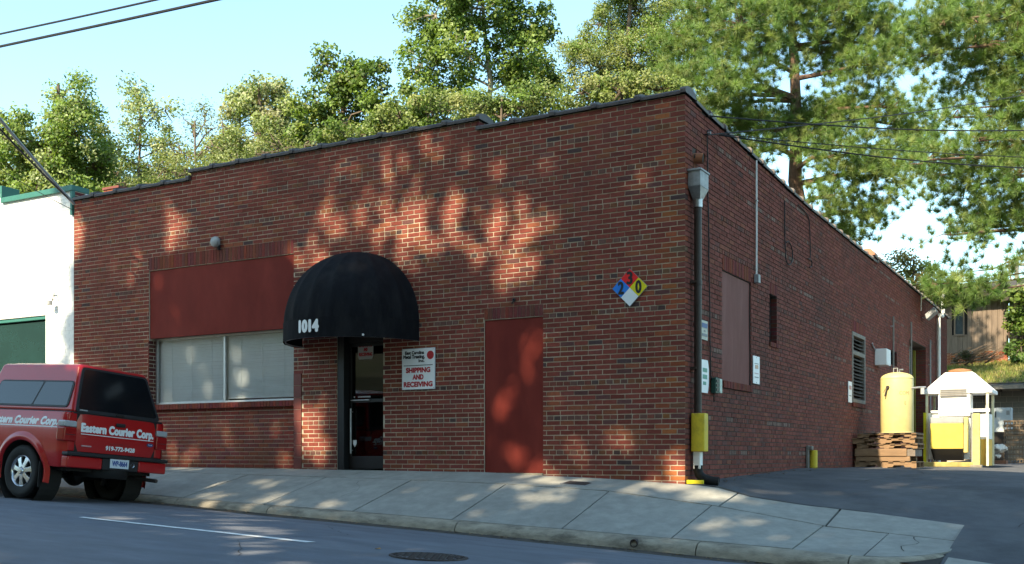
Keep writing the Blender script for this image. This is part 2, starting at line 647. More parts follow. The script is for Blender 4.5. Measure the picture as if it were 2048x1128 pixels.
def kerb_piece(x0, x1):
    m_ = MB()
    n = max(6, int((x1 - x0) * 5))

    def sect(x):
        yb = kerb_return(x) - .006
        zk, zg = z_walk(x, yb + .006), z_road(x, yb - .2)
        t = max(0, (x - 2.5) / .95)
        zk = lerp(zk, zg + .04, max(0, min(1, t) - .85) / .15 * .3)
        j = random.uniform(-.004, .004)
        return [(x, yb, zk - .03), (x, yb, zk), (x, yb - .07, zk + j * .5), (x, yb - .135, zk - .014 + j), (x, yb - .175, zk - .045 + j), (x, yb - .20 + j, zk - .085), (x, yb - .215 + j, zg - .04)]
    ss = [sect(lerp(x0, x1, i / n)) for i in range(n + 1)]
    k = len(ss[0])
    vs = [p for q in ss for p in q]
    fs = [(i * k + j, (i + 1) * k + j, (i + 1) * k + j + 1, i * k + j + 1) for i in range(n) for j in range(k - 1)]
    fs += [tuple(range(k)), tuple(n * k + j for j in range(k - 1, -1, -1))]
    m_.add(vs, fs)
    return m_.build('kerb_stone', KERB, kerb, smooth=True)


kx = [-60 + 3.05 * i for i in range(17)] + [-8.1, -6.78, -5.06, -2.06, .98, 2.56, 3.42]
kx = sorted(kx)
for a, b in zip(kx[:-1], kx[1:]):
    kerb_piece(a + .007, b - .007)
# dirt lying in the gutter
mb = MB()
mb.grid(lambda a, b: (lerp(-40, 2.9, a), lerp(-2.60, -2.25, b) - (0 if b > .5 else .10 * math.sin(lerp(-40, 2.9, a) * 2.3) * math.sin(lerp(-40, 2.9, a) * .9)), z_road(lerp(-40, 2.9, a), -2.4) + .006 + .012 * b * b), 160, 2)
gutter = mb.build('gutter_dirt', pmat('gutter_dirt', (.075, .062, .048), rough=1, var=.5, scale=14, hue2=(.05, .045, .04)), fix=False)
gutter['kind'] = 'structure'

# drain hole through the kerb
p = atY(1266, 1088, -2.33)
t = thing('kerb_drain', 'round iron drain pipe mouth opening in the face of the kerb', 'drain', (p[0], -2.30, p[2] + .005))
MB().lathe([(.036, .05), (.036, -.012), (.046, -.012), (.050, .05)], 18, axis='y').build('pipe_rim', RUST, t, smooth=True)
MB().lathe([(.036, .02), (0, .021)], 18, axis='y').build('pipe_mouth', DARKIN, t)

nl = 420
lx = RNG.uniform(-9, 3.2, nl)
ly = -2.34 - np.abs(RNG.normal(0, .07, nl))
k_ = RNG.uniform(0, 1, nl) < .35
lx[k_] = RNG.uniform(.1, 9, k_.sum()) ** 1.0
V = []
for i in range(nl):
    if k_[i]:
        y_ = lx[i]
        x_ = .10 + abs(RNG.normal(0, .16))
        z_ = z_lot(x_, y_) + .012
    else:
        x_, y_ = lx[i], ly[i]
        z_ = z_road(x_, y_) + .014
    a_ = RNG.uniform(0, 6.28)
    l_ = RNG.uniform(.012, .034)
    c_, s_ = math.cos(a_) * l_, math.sin(a_) * l_
    V.append([(x_ - c_, y_ - s_, z_), (x_ + s_ * .5, y_ - c_ * .5, z_ + RNG.uniform(0, .012)), (x_ + c_, y_ + s_, z_ + .004), (x_ - s_ * .5, y_ + c_ * .5, z_ + RNG.uniform(0, .010))])
o = quads_object('leaf_litter', np.array(V), np.array([(.16, .10, .05)]) * RNG.uniform(.4, 1.6, (nl, 1)), leaf_mat('litter', .05, .8), kind='stuff')
tag(o, 'small dry leaves and grit lying in the gutter and along the side wall', 'leaf litter')
mb = MB()
mb.grid(lambda a, b: (lerp(.12, 2.3, a), lerp(.005, .10 + .10 * math.sin(9 * a) ** 2 * (1 - a), b), z_lot(lerp(.12, 2.3, a), 0) + .006 - .006 * b), 40, 2)
o = mb.build('washed_dirt', MATS['gutter_dirt'], fix=False)
o['kind'] = 'structure'
mb = MB()
mb.grid(lambda a, b: (lerp(3.40, 12, a), lerp(-2.75, -1.62 - .35 * min(1, a * 6), b), z_lot(lerp(3.40, 12, a), lerp(-2.75, -1.62 - .35 * min(1, a * 6), b)) + .010), 40, 6)
structure('driveway_apron', mb, CONCRETE, fix=False)

def crack(pts, zf_, wd):
    m_ = MB()
    P_ = []
    for (xa_, ya_), (xb_, yb_) in zip(pts[:-1], pts[1:]):
        n_ = max(3, int(math.hypot(xb_ - xa_, yb_ - ya_) / .12))
        for i in range(n_):
            t_ = i / n_
            P_.append((lerp(xa_, xb_, t_) + random.gauss(0, .018), lerp(ya_, yb_, t_) + random.gauss(0, .018)))
    vs, fs = [], []
    for i, (x_, y_) in enumerate(P_):
        q = P_[min(i + 1, len(P_) - 1)] if i < len(P_) - 1 else (2 * x_ - P_[i - 1][0], 2 * y_ - P_[i - 1][1])
        dx, dy = q[0] - x_, q[1] - y_
        l_ = math.hypot(dx, dy) or 1
        h_ = wd * random.uniform(.3, 1) * .5
        for sg in (-1, 1):
            vs.append((x_ - sg * dy / l_ * h_, y_ + sg * dx / l_ * h_, zf_(x_ - sg * dy / l_ * h_, y_ + sg * dx / l_ * h_)))
    fs = [(2 * i, 2 * i + 1, 2 * i + 3, 2 * i + 2) for i in range(len(P_) - 1)]
    structure('asphalt_crack', m_.add(vs, fs), JOINT, fix=False)


zr_ = lambda x, y: z_road(x, y) + .004
zl_ = lambda x, y: z_lot(x, y) + .006
crack([(-14, -3.0), (-9, -3.2), (-4, -3.05), (0, -3.25), (6, -3.1)], zr_, .014)
crack([(-3.2, -3.3), (-2.2, -4.2), (-2.4, -5.6), (-1.4, -6.6)], zr_, .011)
crack([(1.8, -3.1), (1.2, -4.4), (1.6, -6.0)], zr_, .011)
crack([(.5, 2.2), (1.6, 2.8), (3.0, 2.4), (4.8, 3.1), (7, 2.7)], zl_, .022)
crack([(1.7, 2.8), (2.2, 4.6), (1.8, 6.8), (2.6, 9)], zl_, .02)
crack([(3.9, .1), (4.3, 1.4), (4.0, 3.0)], zl_, .016)
slab_z = lambda x, y: z_walk(x, y) + .005
crack([(2.95, -.80), (3.02, -1.1), (2.92, -1.4), (3.0, -1.75)], slab_z, .014)
crack([(-4.6, -.9), (-4.3, -1.3), (-4.4, -1.7)], slab_z, .006)
# road marking, manhole, a stray leaf
mb = MB()
pa, pb = atY(162, 1035, -5.2), atY(621, 1085, -5.2)
mb.grid(lambda a, b: (lerp(pa[0], pb[0], a) + (b - .5) * .10 * (a - .5), -5.2 + (b - .5) * .105 + .004 * math.sin(40 * a), z_road(lerp(pa[0], pb[0], a), -5.2 + (b - .5) * .105) + .005), 24, 2)
structure('lane_line', mb, LINE, fix=False)
for k in (-1, 1, 2, -2):
    mb = MB()
    mb.grid(lambda a, b: (lerp(pa[0], pb[0], a) + k * 12.2, -5.2 + (b - .5) * .105, z_road(lerp(pa[0], pb[0], a) + k * 12.2, -5.2 + (b - .5) * .105) + .005), 12, 2)
    structure('lane_line', mb, LINE, fix=False)

mx, my = -.46, -5.23
mz = z_road(mx, my)
man = thing('manhole_cover', 'round cast iron manhole cover set flush in the street', 'manhole', (mx, my, mz + .006), (-.03, .045, 0))
MB().lathe([(.355, -.02), (.355, .002), (.328, .004), (.328, -.006)], 40).build('rim', RUST, man)
mb = MB()
mb.lathe([(0, .001), (.322, .001), (.322, -.01)], 40)
mb.build('lid', pmat('worn_iron', (.11, .108, .113), rough=.6, var=.4, scale=14, metal=.3), man)
mb = MB()
for i in range(-4, 5):
    for j in range(-4, 5):
        x, y = i * .075 + (j % 2) * .0375, j * .068
        if math.hypot(x, y) < .28:
            mb.box(x - .024, x + .024, y - .022, y + .022, .0015, .006)
for k in range(36):
    a = 2 * math.pi * k / 36
    mb.box(.305 * math.cos(a) - .01, .305 * math.cos(a) + .01, .305 * math.sin(a) - .01, .305 * math.sin(a) + .01, .0015, .005)
mb.build('raised_pattern', RUST, man, kind='stuff')

p = atY(755, 1109, -5.15)
lf = MB()
lf.add([(-.035, 0, .004), (0, -.028, .012), (.04, .004, .006), (.004, .03, .014)], [(0, 1, 2, 3)])
o = lf.build('fallen_leaf', pmat('dry_leaf', (.45, .22, .03), rough=.7), fix=False)
o.location = (p[0], p[1], z_road(p[0], p[1]) + .004)
tag(o, 'single yellow fallen leaf lying on the street', 'leaf')

wm = atY(1155, 965, -.42)
t = thing('utility_hatch', 'small dark iron utility hatch set in the sidewalk by the wall', 'hatch', (wm[0], -.42, z_walk(wm[0], -.42) + .006), (.12, .06, 0))
MB().box(-.17, .17, -.12, .12, -.02, .002).build('lid', RUST, t, bevel=.004)
MB().box(-.19, .19, -.14, .14, -.03, -.001).build('frame', GREYMETAL, t)

# ------------------------------------------------------------------ the brick building
BLD = thing('brick_building', 'long low red brick industrial building with stepped parapet and black door awning', 'building', (0, 0, 0))
CH, BL, JT = .0677, .2005, .0128
PT_F = lambda u, z, d: (u, d, z)
PT_S = lambda u, z, d: (-d, u, z)
XL, YE = -11.84, 23.86


def top_front(x):
    return 5.186 if -8.86 < x < -3.13 else 5.05


def top_side(y):
    if y > 12.1:
        return float(np.interp(y, [12.1, 23.9], [4.90, 4.82]))
    return float(np.interp(y, [0, .8, 3, 4.65, 6.2, 12.1], [5.05, 5.0, 4.93, 4.87, 4.82, 4.79]))


def wall_sheet(m_, pt, u0, u1, zb, top, holes, d, breaks=()):
    us = sorted(set([u0, u1] + [c for h in holes for c in h[:2] if u0 < c < u1] + [c for c in breaks if u0 < c < u1]))
    for a, b in zip(us[:-1], us[1:]):
        mid = (a + b) / 2
        hz = sorted([(h[2], h[3]) for h in holes if h[0] < mid < h[1]])
        z = zb
        e = 1e-4
        for h0, h1 in hz:
            if h0 > z:
                m_.add([pt(a, z, d), pt(b, z, d), pt(b, h0, d), pt(a, h0, d)], [(0, 1, 2, 3)])
            z = max(z, h1)
        m_.add([pt(a, z, d), pt(b, z, d), pt(b, top(b - e) if top(b - e) else 0, d), pt(a, top(a + e), d)], [(0, 1, 2, 3)])


def reveals(m_, pt, h, d0, d1, sides='lrtb'):
    u0, u1, z0, z1 = h
    if 'l' in sides:
        m_.add([pt(u0, z0, d0), pt(u0, z0, d1), pt(u0, z1, d1), pt(u0, z1, d0)], [(0, 1, 2, 3)])
    if 'r' in sides:
        m_.add([pt(u1, z0, d0), pt(u1, z0, d1), pt(u1, z1, d1), pt(u1, z1, d0)], [(0, 1, 2, 3)])
    if 't' in sides:
        m_.add([pt(u0, z1, d0), pt(u1, z1, d0), pt(u1, z1, d1), pt(u0, z1, d1)], [(0, 1, 2, 3)])
    if 'b' in sides:
        m_.add([pt(u0, z0, d0), pt(u1, z0, d0), pt(u1, z0, d1), pt(u0, z0, d1)], [(0, 1, 2, 3)])


def brick_col(kind, side=False, s=0.0, n=0):
    r = random.random()
    k = random.uniform(.82, 1.18)
    if kind == 'h':
        if r < .5:
            c = (.185, .058, .042)
        elif r < .78:
            c = (.135, .066, .054)
        elif r < .94:
            c = (.18, .070, .037)
        else:
            c = (.085, .052, .047)
        if side and math.sin(s * 1.7 + n * 2.1) + math.sin(s * .61 + n) > .75 and random.random() < .6:
            c = (.21, .165, .135)
    else:
        if r < .76:
            c = (.195, .050, .037)
        elif r < .86:
            c = (.175, .050, .041)
        elif r < .97:
            c = (.225, .071, .039)
        elif r < .992:
            c = (.120, .051, .047)
        else:
            c = (.082, .050, .049)
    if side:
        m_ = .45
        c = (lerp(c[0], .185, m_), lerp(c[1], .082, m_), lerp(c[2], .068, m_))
    return tuple(x * k for x in c)


def brick_rows(which, s_end, top, holes, n0=-16, n1=66):
    """(s0, s1, z0, z1, kind, s of centre, row) measured from the street corner"""
    out = []
    for n in range(n0, n1):
        zc = .885 + n * CH
        z0, z1 = zc - CH / 2 + JT / 2, zc + CH / 2 - JT / 2
        hdr = n % 7 == 0
        first = (n % 2 == 0) == (which == 'front')
        s = 0.0 if first else .102 + JT
        if hdr:
            pitch, ln = .1068, .0940
            seq = [BL] if first else [BL * .75]
        else:
            pitch, ln = .2137, BL
            seq = []
        bricks = []
        for l in seq:
            bricks.append((s, s + l))
            s += l + JT
        while s < s_end:
            l = ln
            if hdr and random.random() < .012:
                l = BL
            e = s + l + random.uniform(-.003, .003)
            bricks.append((s, min(e, s_end)))
            s = s + l + JT
        hs = [h for h in holes if h[2] < zc < h[3]]
        for a, b in bricks:
            parts = [(a, b)]
            for h in hs:
                np_ = []
                for x, y in parts:
                    if y <= h[0] or x >= h[1]:
                        np_.append((x, y))
                    else:
                        if x < h[0] - .025:
                            np_.append((x, h[0] - .003))
                        if y > h[1] + .025:
                            np_.append((h[1] + .003, y))
                parts = np_
            for x, y in parts:
                tp = top(min((x + y) / 2, s_end))
                if z0 < tp - .018 and y - x > .02:
                    out.append((x, y, z0, min(z1, tp - .002), 'h' if (y - x) < .13 and hdr else 's', (x + y) / 2, n))
    return out


# openings
H_PANEL = (-9.88, -6.59, -.2, 3.597)
H_DOOR = (-5.711, -4.827, -.2, 2.25)
H_RED = (-3.038, -2.081, -.2, 2.307)
HOLES_F = [H_PANEL, H_DOOR, H_RED]
SOLD_F = [(-9.88, -6.59, 3.5, 3.80), (-3.038, -2.081, 2.2, 2.508), (-6.589, -6.42, -.2, 1.675)]
H_SP = (1.50, 2.842, 1.435, 3.0)
H_NW = (3.829, 4.26, 2.20, 2.97)
H_LV = (9.873, 11.18, 1.49, 2.985)
H_SW = (13.84, 15.03, 2.61, 2.957)
H_SD = (16.85, 19.60, -.2, 3.48)
H_SC = (.285, .43, 4.27, 4.46)
HOLES_S = [H_SP, H_NW, H_LV, H_SW, H_SD, H_SC]
SOLD_S = [(1.50, 2.842, 2.9, 3.205), (1.49, 2.85, 1.355, 1.44), (3.829, 4.26, 2.9, 3.175), (3.81, 4.28, 2.115, 2.205), (9.873, 11.18, 2.9, 3.19), (9.85, 11.2, 1.41, 1.495), (13.84, 15.03, 2.9, 3.16)]

m1 = MB()
wall_sheet(m1, PT_F, XL, 0, -.9, top_front, HOLES_F, .007, (-8.86, -3.13))
for h in HOLES_F:
    reveals(m1, PT_F, h, .007, .34)
m1.add([(XL, .007, -.9), (XL, 23.9, -.9), (XL, 23.9, 5.0), (XL, .007, 5.05)], [(0, 1, 2, 3)])
# the step ends and the back of the parapet
for x0, x1, tp in ((XL, -8.86, 5.05), (-8.86, -3.13, 5.186), (-3.13, -.012, 5.05)):
    m1.box(x0 + (.001 if x0 > -11 else 0), x1 - .001, .009, .29, 4.4, tp - .002)
front = m1.build('front_wall', MORTAR, BLD, fix=False)
m2 = MB()
wall_sheet(m2, PT_S, .007, YE, -.9, top_side, HOLES_S, .011, (.8, 3, 4.65, 6.2, 12.1))
for h in HOLES_S:
    reveals(m2, PT_S, h, .011, .34)
m2.add([(-.011, YE, -.9), (XL, YE, -.9), (XL, YE, 4.8), (-.011, YE, 4.8)], [(0, 1, 2, 3)])
for y0, y1 in ((.3, .8), (.8, 3), (3, 4.65), (4.65, 6.2), (6.2, 12.1), (12.101, YE)):
    za, zb = top_side(y0 + .0001), top_side(y1 - .0001)
    m2.hexa([(-.29, y0, 4.3), (-.013, y0, 4.3), (-.013, y1, 4.3), (-.29, y1, 4.3), (-.29, y0, za - .002), (-.013, y0, za - .002), (-.013, y1, zb - .002), (-.29, y1, zb - .002)])
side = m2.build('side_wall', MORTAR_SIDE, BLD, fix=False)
MB().box(XL + .05, -.345, .345, YE - .05, -.5, 4.45).build('inner_core', DARKIN, BLD)
MB().box(XL + .02, -.30, .30, YE - .02, 4.452, 4.50).build('flat_roof', ROOFING, BLD)

fb = brick_rows('front', -XL, lambda s: top_front(-s), [(-h[1], -h[0], h[2], h[3]) for h in HOLES_F + SOLD_F + [(-3.13, .2, 5.051, 7), (-13, -8.86, 5.051, 7)]])
sb = brick_rows('side', YE, top_side, HOLES_S + SOLD_S)
cand = []
for i, b in enumerate(fb):
    p = (-b[5], 0, (b[2] + b[3]) / 2)
    dep = depth(p)
    if p[2] < -.02 + max(z_wall(p[0]), 0):
        continue
    cand.append(((b[1] - b[0]) * .87 * (b[3] - b[2]) / dep ** 2, 'f', i))
for i, b in enumerate(sb):
    p = (0, b[5], (b[2] + b[3]) / 2)
    cand.append(((b[1] - b[0]) * .3 * (b[3] - b[2]) / depth(p) ** 2, 's', i))
cand.sort(reverse=True)
single = set((c[1], c[2]) for c in cand[:300])
sf, ss_ = MB(), MB()
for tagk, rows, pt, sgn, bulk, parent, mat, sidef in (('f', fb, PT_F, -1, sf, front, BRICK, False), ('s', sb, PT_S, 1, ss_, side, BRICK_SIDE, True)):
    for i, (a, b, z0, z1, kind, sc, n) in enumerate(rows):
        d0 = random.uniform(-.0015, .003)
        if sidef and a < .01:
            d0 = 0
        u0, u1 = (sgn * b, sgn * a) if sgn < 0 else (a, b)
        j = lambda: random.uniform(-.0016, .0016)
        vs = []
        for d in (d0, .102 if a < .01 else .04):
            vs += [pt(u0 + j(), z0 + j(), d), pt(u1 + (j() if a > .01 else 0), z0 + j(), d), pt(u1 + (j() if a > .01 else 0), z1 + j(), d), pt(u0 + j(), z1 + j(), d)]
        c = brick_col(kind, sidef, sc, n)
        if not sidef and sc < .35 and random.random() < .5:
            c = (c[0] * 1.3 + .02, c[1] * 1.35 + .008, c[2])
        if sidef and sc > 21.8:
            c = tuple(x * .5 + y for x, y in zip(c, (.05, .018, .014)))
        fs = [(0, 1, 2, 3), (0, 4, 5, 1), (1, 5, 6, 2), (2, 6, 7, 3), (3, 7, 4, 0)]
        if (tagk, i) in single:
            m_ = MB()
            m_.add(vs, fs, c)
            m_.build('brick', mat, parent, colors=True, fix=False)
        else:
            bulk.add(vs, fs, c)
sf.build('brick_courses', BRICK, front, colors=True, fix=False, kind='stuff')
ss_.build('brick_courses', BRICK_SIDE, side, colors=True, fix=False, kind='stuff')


def plain_bricks(name, mat, parent, pt, u0, u1, z0, z1, d, colf, depthb=.03, offset=0.0, kind='stuff', n_off=0):
    m_ = MB()
    n = 0
    z = z0
    while z + CH * .5 < z1:
        s = u0 - (offset if n % 2 else offset + .107)
        while s < u1:
            a, b = max(s, u0), min(s + BL, u1)
            if b - a > .02:
                dd = d + random.uniform(-.001, .002)
                za, zb = z + JT / 2, min(z + CH - JT / 2, z1)
                vs = [pt(a, za, dd), pt(b, za, dd), pt(b, zb, dd), pt(a, zb, dd), pt(a, za, dd + depthb), pt(b, za, dd + depthb), pt(b, zb, dd + depthb), pt(a, zb, dd + depthb)]
                m_.add(vs, [(0, 1, 2, 3), (0, 4, 5, 1), (1, 5, 6, 2), (2, 6, 7, 3), (3, 7, 4, 0)], colf())
            s += BL + JT
        z += CH
        n += 1
    return m_.build(name, mat, parent, colors=True, fix=False, kind=kind)


def soldiers(name, mat, parent, pt, u0, u1, z0, z1, d0, d1, colf, single=True, pitch=.0677):
    n = max(1, round((u1 - u0) / pitch))
    p_ = (u1 - u0) / n
    bulk = MB()
    for i in range(n):
        a, b = u0 + i * p_ + .004, u0 + (i + 1) * p_ - .004
        d = d0 + random.uniform(-.002, .002)
        vs = [pt(a, z0 + .004, d), pt(b, z0 + .004, d), pt(b, z1 - .004, d), pt(a, z1 - .004, d), pt(a, z0 + .004, d1), pt(b, z0 + .004, d1), pt(b, z1 - .004, d1), pt(a, z1 - .004, d1)]
        f = [(0, 1, 2, 3), (0, 4, 5, 1), (1, 5, 6, 2), (2, 6, 7, 3), (3, 7, 4, 0)]
        if single:
            MB().add(vs, f, colf()).build(name, mat, parent, colors=True, fix=False)
        else:
            bulk.add(vs, f, colf())
    if not single:
        bulk.build(name, mat, parent, colors=True, fix=False, kind='stuff')


redc = lambda: tuple(c * random.uniform(.85, 1.15) for c in random.choice([(.205, .054, .038), (.185, .052, .042), (.215, .058, .038)]))
soldc = lambda: tuple(c * random.uniform(.8, 1.15) for c in random.choice([(.18, .052, .040), (.16, .049, .043), (.20, .056, .038)]))
rvc = lambda: tuple(c * random.uniform(.7, 1.1) for c in (.14, .045, .035))
soldiers('soldier_brick', BRICK, front, PT_F, -9.88, -6.59, 3.60, 3.832, .001, .03, soldc)
soldiers('soldier_brick', BRICK, front, PT_F, -3.038, -2.081, 2.312, 2.478, .001, .03, soldc)
soldiers('soldier_brick', BRICK_SIDE, side, PT_S, 1.50, 2.842, 3.003, 3.222, .001, .03, soldc)
soldiers('soldier_brick', BRICK_SIDE, side, PT_S, 3.829, 4.26, 2.973, 3.155, .001, .03, soldc, False)
soldiers('soldier_brick', BRICK_SIDE, side, PT_S, 9.873, 11.18, 2.988, 3.222, .001, .03, soldc, False)
soldiers('soldier_brick', BRICK_SIDE, side, PT_S, 13.84, 15.03, 2.96, 3.155, .001, .03, soldc, False)
soldiers('sill_brick', BRICK_SIDE, side, PT_S, 1.49, 2.85, 1.328, 1.435, -.03, .05, soldc)
soldiers('sill_brick', BRICK_SIDE, side, PT_S, 3.81, 4.28, 2.12, 2.20, -.025, .05, soldc, False)
soldiers('sill_brick', BRICK_SIDE, side, PT_S, 9.85, 11.2, 1.396, 1.49, -.03, .05, soldc, False)
soldiers('sill_brick', BRICK, front, PT_F, -9.88, -6.59, 1.165, 1.262, .035, .17, redc)

# reveals with their own bricks
plain_bricks('reveal_brick', BRICK, front, lambda u, z, d: (-9.88 + .004 - d, u, z), .003, .155, .15, 2.40, 0, rvc)
plain_bricks('reveal_brick', BRICK_SIDE, side, lambda u, z, d: (-u, 4.26 - .004 + d, z), .003, .33, 2.2, 2.95, 0, rvc)
plain_bricks('reveal_brick', BRICK_SIDE, side, lambda u, z, d: (-u, 19.6 - .004 + d, z), .003, .33, -.1, 3.45, 0, rvc)
plain_bricks('reveal_brick', BRICK_SIDE, side, lambda u, z, d: (-u, 15.03 - .004 + d, z), .003, .33, 2.62, 2.94, 0, rvc)
plain_bricks('parapet_brick', BRICK, front, lambda u, z, d: (-3.13 + .003 - d, u, z), .0, .29, 5.05, 5.18, 0, rvc)

# infill under the window, painted panel, window
inf = MB().add([(-9.88, .118, -.3), (-6.59, .118, -.3), (-6.59, .118, 1.2), (-9.88, .118, 1.2)], [(0, 1, 2, 3)]).build('infill_wall', MORTAR, BLD, fix=False)
plain_bricks('brick', BRICK, inf, PT_F, -9.88, -6.59, -.04, 1.165, .11, redc)
mb = MB()
for k in range(8):
    z0 = .155 + k * .19
    mb = MB().box(-6.582, -6.424, -.012, .12, z0 + .003, z0 + .187)
    mb.build('pilaster_tile', REDTILE, BLD, bevel=.004)
MB().box(-6.575, -6.43, -.004, .1, .10, 1.67).build('pilaster_core', MORTAR, BLD)

pn = MB().grid(lambda a, b: (lerp(-9.877, -6.593, a), .022 + .004 * math.sin(9 * a + 4 * b) * math.sin(5 * b), lerp(2.42, 3.59, b)), 40, 14)
pn.box(-9.877, -6.593, .024, .05, 2.412, 2.425)
o = pn.build('painted_panel', REDPAINT, BLD, fix=False, smooth=True)

win = MB().box(-9.88, -6.59, .15, .24, 1.262, 1.295).box(-9.88, -6.59, .15, .24, 2.385, 2.425).box(-9.877, -9.83, .15, .24, 1.295, 2.385).box(-6.64, -6.593, .15, .24, 1.295, 2.385)
xm = atY(450, 735, .16)[0]
win.box(xm - .022, xm + .022, .145, .24, 1.295, 2.385)
win = win.build('window', ALU, BLD, bevel=.004)
for x0, x1, zl in ((-9.83, xm - .022, 1.31), (xm + .022, -6.64, 1.345)):
    MB().add([(x0, .165, 1.295), (x1, .165, 1.295), (x1, .165, 2.385), (x0, .165, 2.385)], [(0, 1, 2, 3)]).build('pane', GLASS, win, fix=False)
    bl = MB()
    z = zl
    while z < 2.37:
        sg = random.uniform(-.001, .001)
        bl.add([(x0 + .01, .198, z + .0), (x1 - .01, .198, z + sg), (x1 - .01, .212, z + .0245 + sg), (x0 + .01, .212, z + .0245)], [(0, 1, 2, 3)])
        z += .0235
    bl.box(x0 + .01, x1 - .01, .195, .22, zl - .018, zl - .002)
    bl.build('blind', BLIND, win, fix=False, kind='stuff')
    cd_ = MB()
    for fx in (.2, .5, .8):
        cd_.box(lerp(x0, x1, fx) - .002, lerp(x0, x1, fx) + .002, .192, .196, zl, 2.38)
    cd_.build('blind_cord', BLIND, win)
MB().box(-9.86, -6.6, .30, .33, 1.25, 2.43).build('window_back', DARKIN, win)

# glazed street door
dr = MB().box(-5.711, -5.585, .012, .20, .13, 2.25).box(-4.865, -4.829, .10, .20, .13, 2.25).box(-5.585, -4.865, .11, .20, 2.12, 2.25)
dr.box(-5.585, -5.535, .14, .185, .16, 2.12).box(-4.905, -4.865, .14, .185, .16, 2.12).box(-5.535, -4.905, .14, .185, 2.06, 2.12).box(-5.535, -4.905, .14, .185, 1.19, 1.245)
door = dr.build('street_door', BLACK, BLD, bevel=.004)
MB().box(-5.58, -4.87, .128, .185, .165, .36).build('kick_plate', BLACK, door, bevel=.004)
MB().add([(-5.535, .16, 1.245), (-4.905, .16, 1.245), (-4.905, .16, 2.06), (-5.535, .16, 2.06)], [(0, 1, 2, 3)]).build('upper_pane', DOORGLASS, door, fix=False)
MB().add([(-5.535, .16, .36), (-4.905, .16, .36), (-4.905, .16, 1.19), (-5.535, .16, 1.19)], [(0, 1, 2, 3)]).build('lower_pane', DOORGLASS, door, fix=False)
MB().tube([(-5.52, .10, .40), (-5.52, .10, 1.10)], .014, 8).tube([(-5.52, .10, .45), (-5.52, .15, .45)], .008, 6).tube([(-5.52, .10, 1.05), (-5.52, .15, 1.05)], .008, 6).build('pull_bar', STEEL, door, smooth=True)
MB().box(-5.54, -5.18, .118, .14, 1.222, 1.236).build('push_bar', STEEL, door, bevel=.003)
MB().box(-5.71, -4.83, -.03, .2, .06, .135).build('threshold', CONCRETE, door, bevel=.006)

rp_ = MB().grid(lambda a, b: (lerp(-3.034, -2.085, a), .022 + .003 * math.sin(11 * a + 3 * b) * math.sin(6 * b), lerp(.125, 2.303, b)), 16, 24)
rp_.build('blocked_doorway', REDPAINT, BLD, fix=False, smooth=True)
MB().box(-3.034, -2.085, -.01, .05, .05, .122).build('doorway_threshold', KERB, BLD, bevel=.006)

# side wall openings
sp = MB().grid(lambda a, b: (-.028 + .003 * math.sin(8 * a) * math.sin(7 * b), lerp(1.505, 2.837, a), lerp(1.44, 2.995, b)), 16, 20)
sp.build('boarded_window', REDPALE, BLD, fix=False, smooth=True)
mb = MB().box(-.16, -.11, 3.832, 4.257, 2.2, 2.24).box(-.16, -.11, 3.832, 4.257, 2.93, 2.97).box(-.16, -.11, 3.832, 3.87, 2.24, 2.93).box(-.16, -.11, 4.22, 4.256, 2.24, 2.93)
nw = mb.build('narrow_window', DARKPLASTIC, BLD)
MB().add([(-.14, 3.87, 2.24), (-.14, 4.22, 2.24), (-.14, 4.22, 2.93), (-.14, 3.87, 2.93)], [(0, 1, 2, 3)]).build('pane', TRUCKGLASS, nw, fix=False)
FADED = pmat('weathered_frame', (.21, .19, .165), rough=.85, var=.25, scale=8)
lv = MB().box(-.10, .012, 9.876, 9.96, 1.495, 2.98).box(-.10, .012, 11.09, 11.177, 1.495, 2.98).box(-.10, .012, 9.96, 11.09, 2.90, 2.98).box(-.10, .012, 9.96, 11.09, 1.495, 1.57).box(-.10, .014, 9.96, 11.09, 2.50, 2.585)
lv = lv.build('louvre', FADED, BLD, bevel=.005)
for z0, z1 in ((1.58, 2.49), (2.60, 2.89)):
    z = z0
    while z < z1 - .03:
        sag = random.uniform(.0, .02)
        mb = MB().grid(lambda a, b: (lerp(-.006, -.07, b), lerp(9.965, 11.085, a), z + .055 * b - sag * math.sin(math.pi * a)), 6, 1)
        mb.grid(lambda a, b: (-.006, lerp(9.965, 11.085, a), z - sag * math.sin(math.pi * a) - .008 * b), 6, 1)
        mb.build('louvre_slat', pmat('louvre_slat', (.055, .042, .035), rough=.8, var=.3), lv, fix=False)
        z += .075
MB().box(-.33, -.30, 9.88, 11.17, 1.5, 2.98).build('louvre_back', DARKIN, lv)
mb = MB().box(-.15, -.10, 13.845, 13.92, 2.615, 2.95).box(-.15, -.10, 14.95, 15.026, 2.615, 2.95).box(-.15, -.10, 14.38, 14.44, 2.615, 2.95)
mb.build('high_window', DARKPLASTIC, BLD)
MB().box(-.33, -.27, 19.40, 19.55, .1, 3.4).build('door_post', pmat('shade_dimmed_paint', (.22, .20, .03), rough=.6, var=.2), BLD)  # post colour dimmed to olive to carry the doorway's shade
mb = MB()
for k in range(14):
    mb.box(-.31, -.29, 16.9, 18.9, .12 + k * .24, .35 + k * .24)
mb.build('shutter_door', DARKGREEN, BLD)

# coping tiles along the parapet
prof = [(-.035, 0), (-.04, .035), (-.022, .058), (.06, .078), (.13, .084), (.20, .078), (.305, .058), (.322, .035), (.317, 0)]


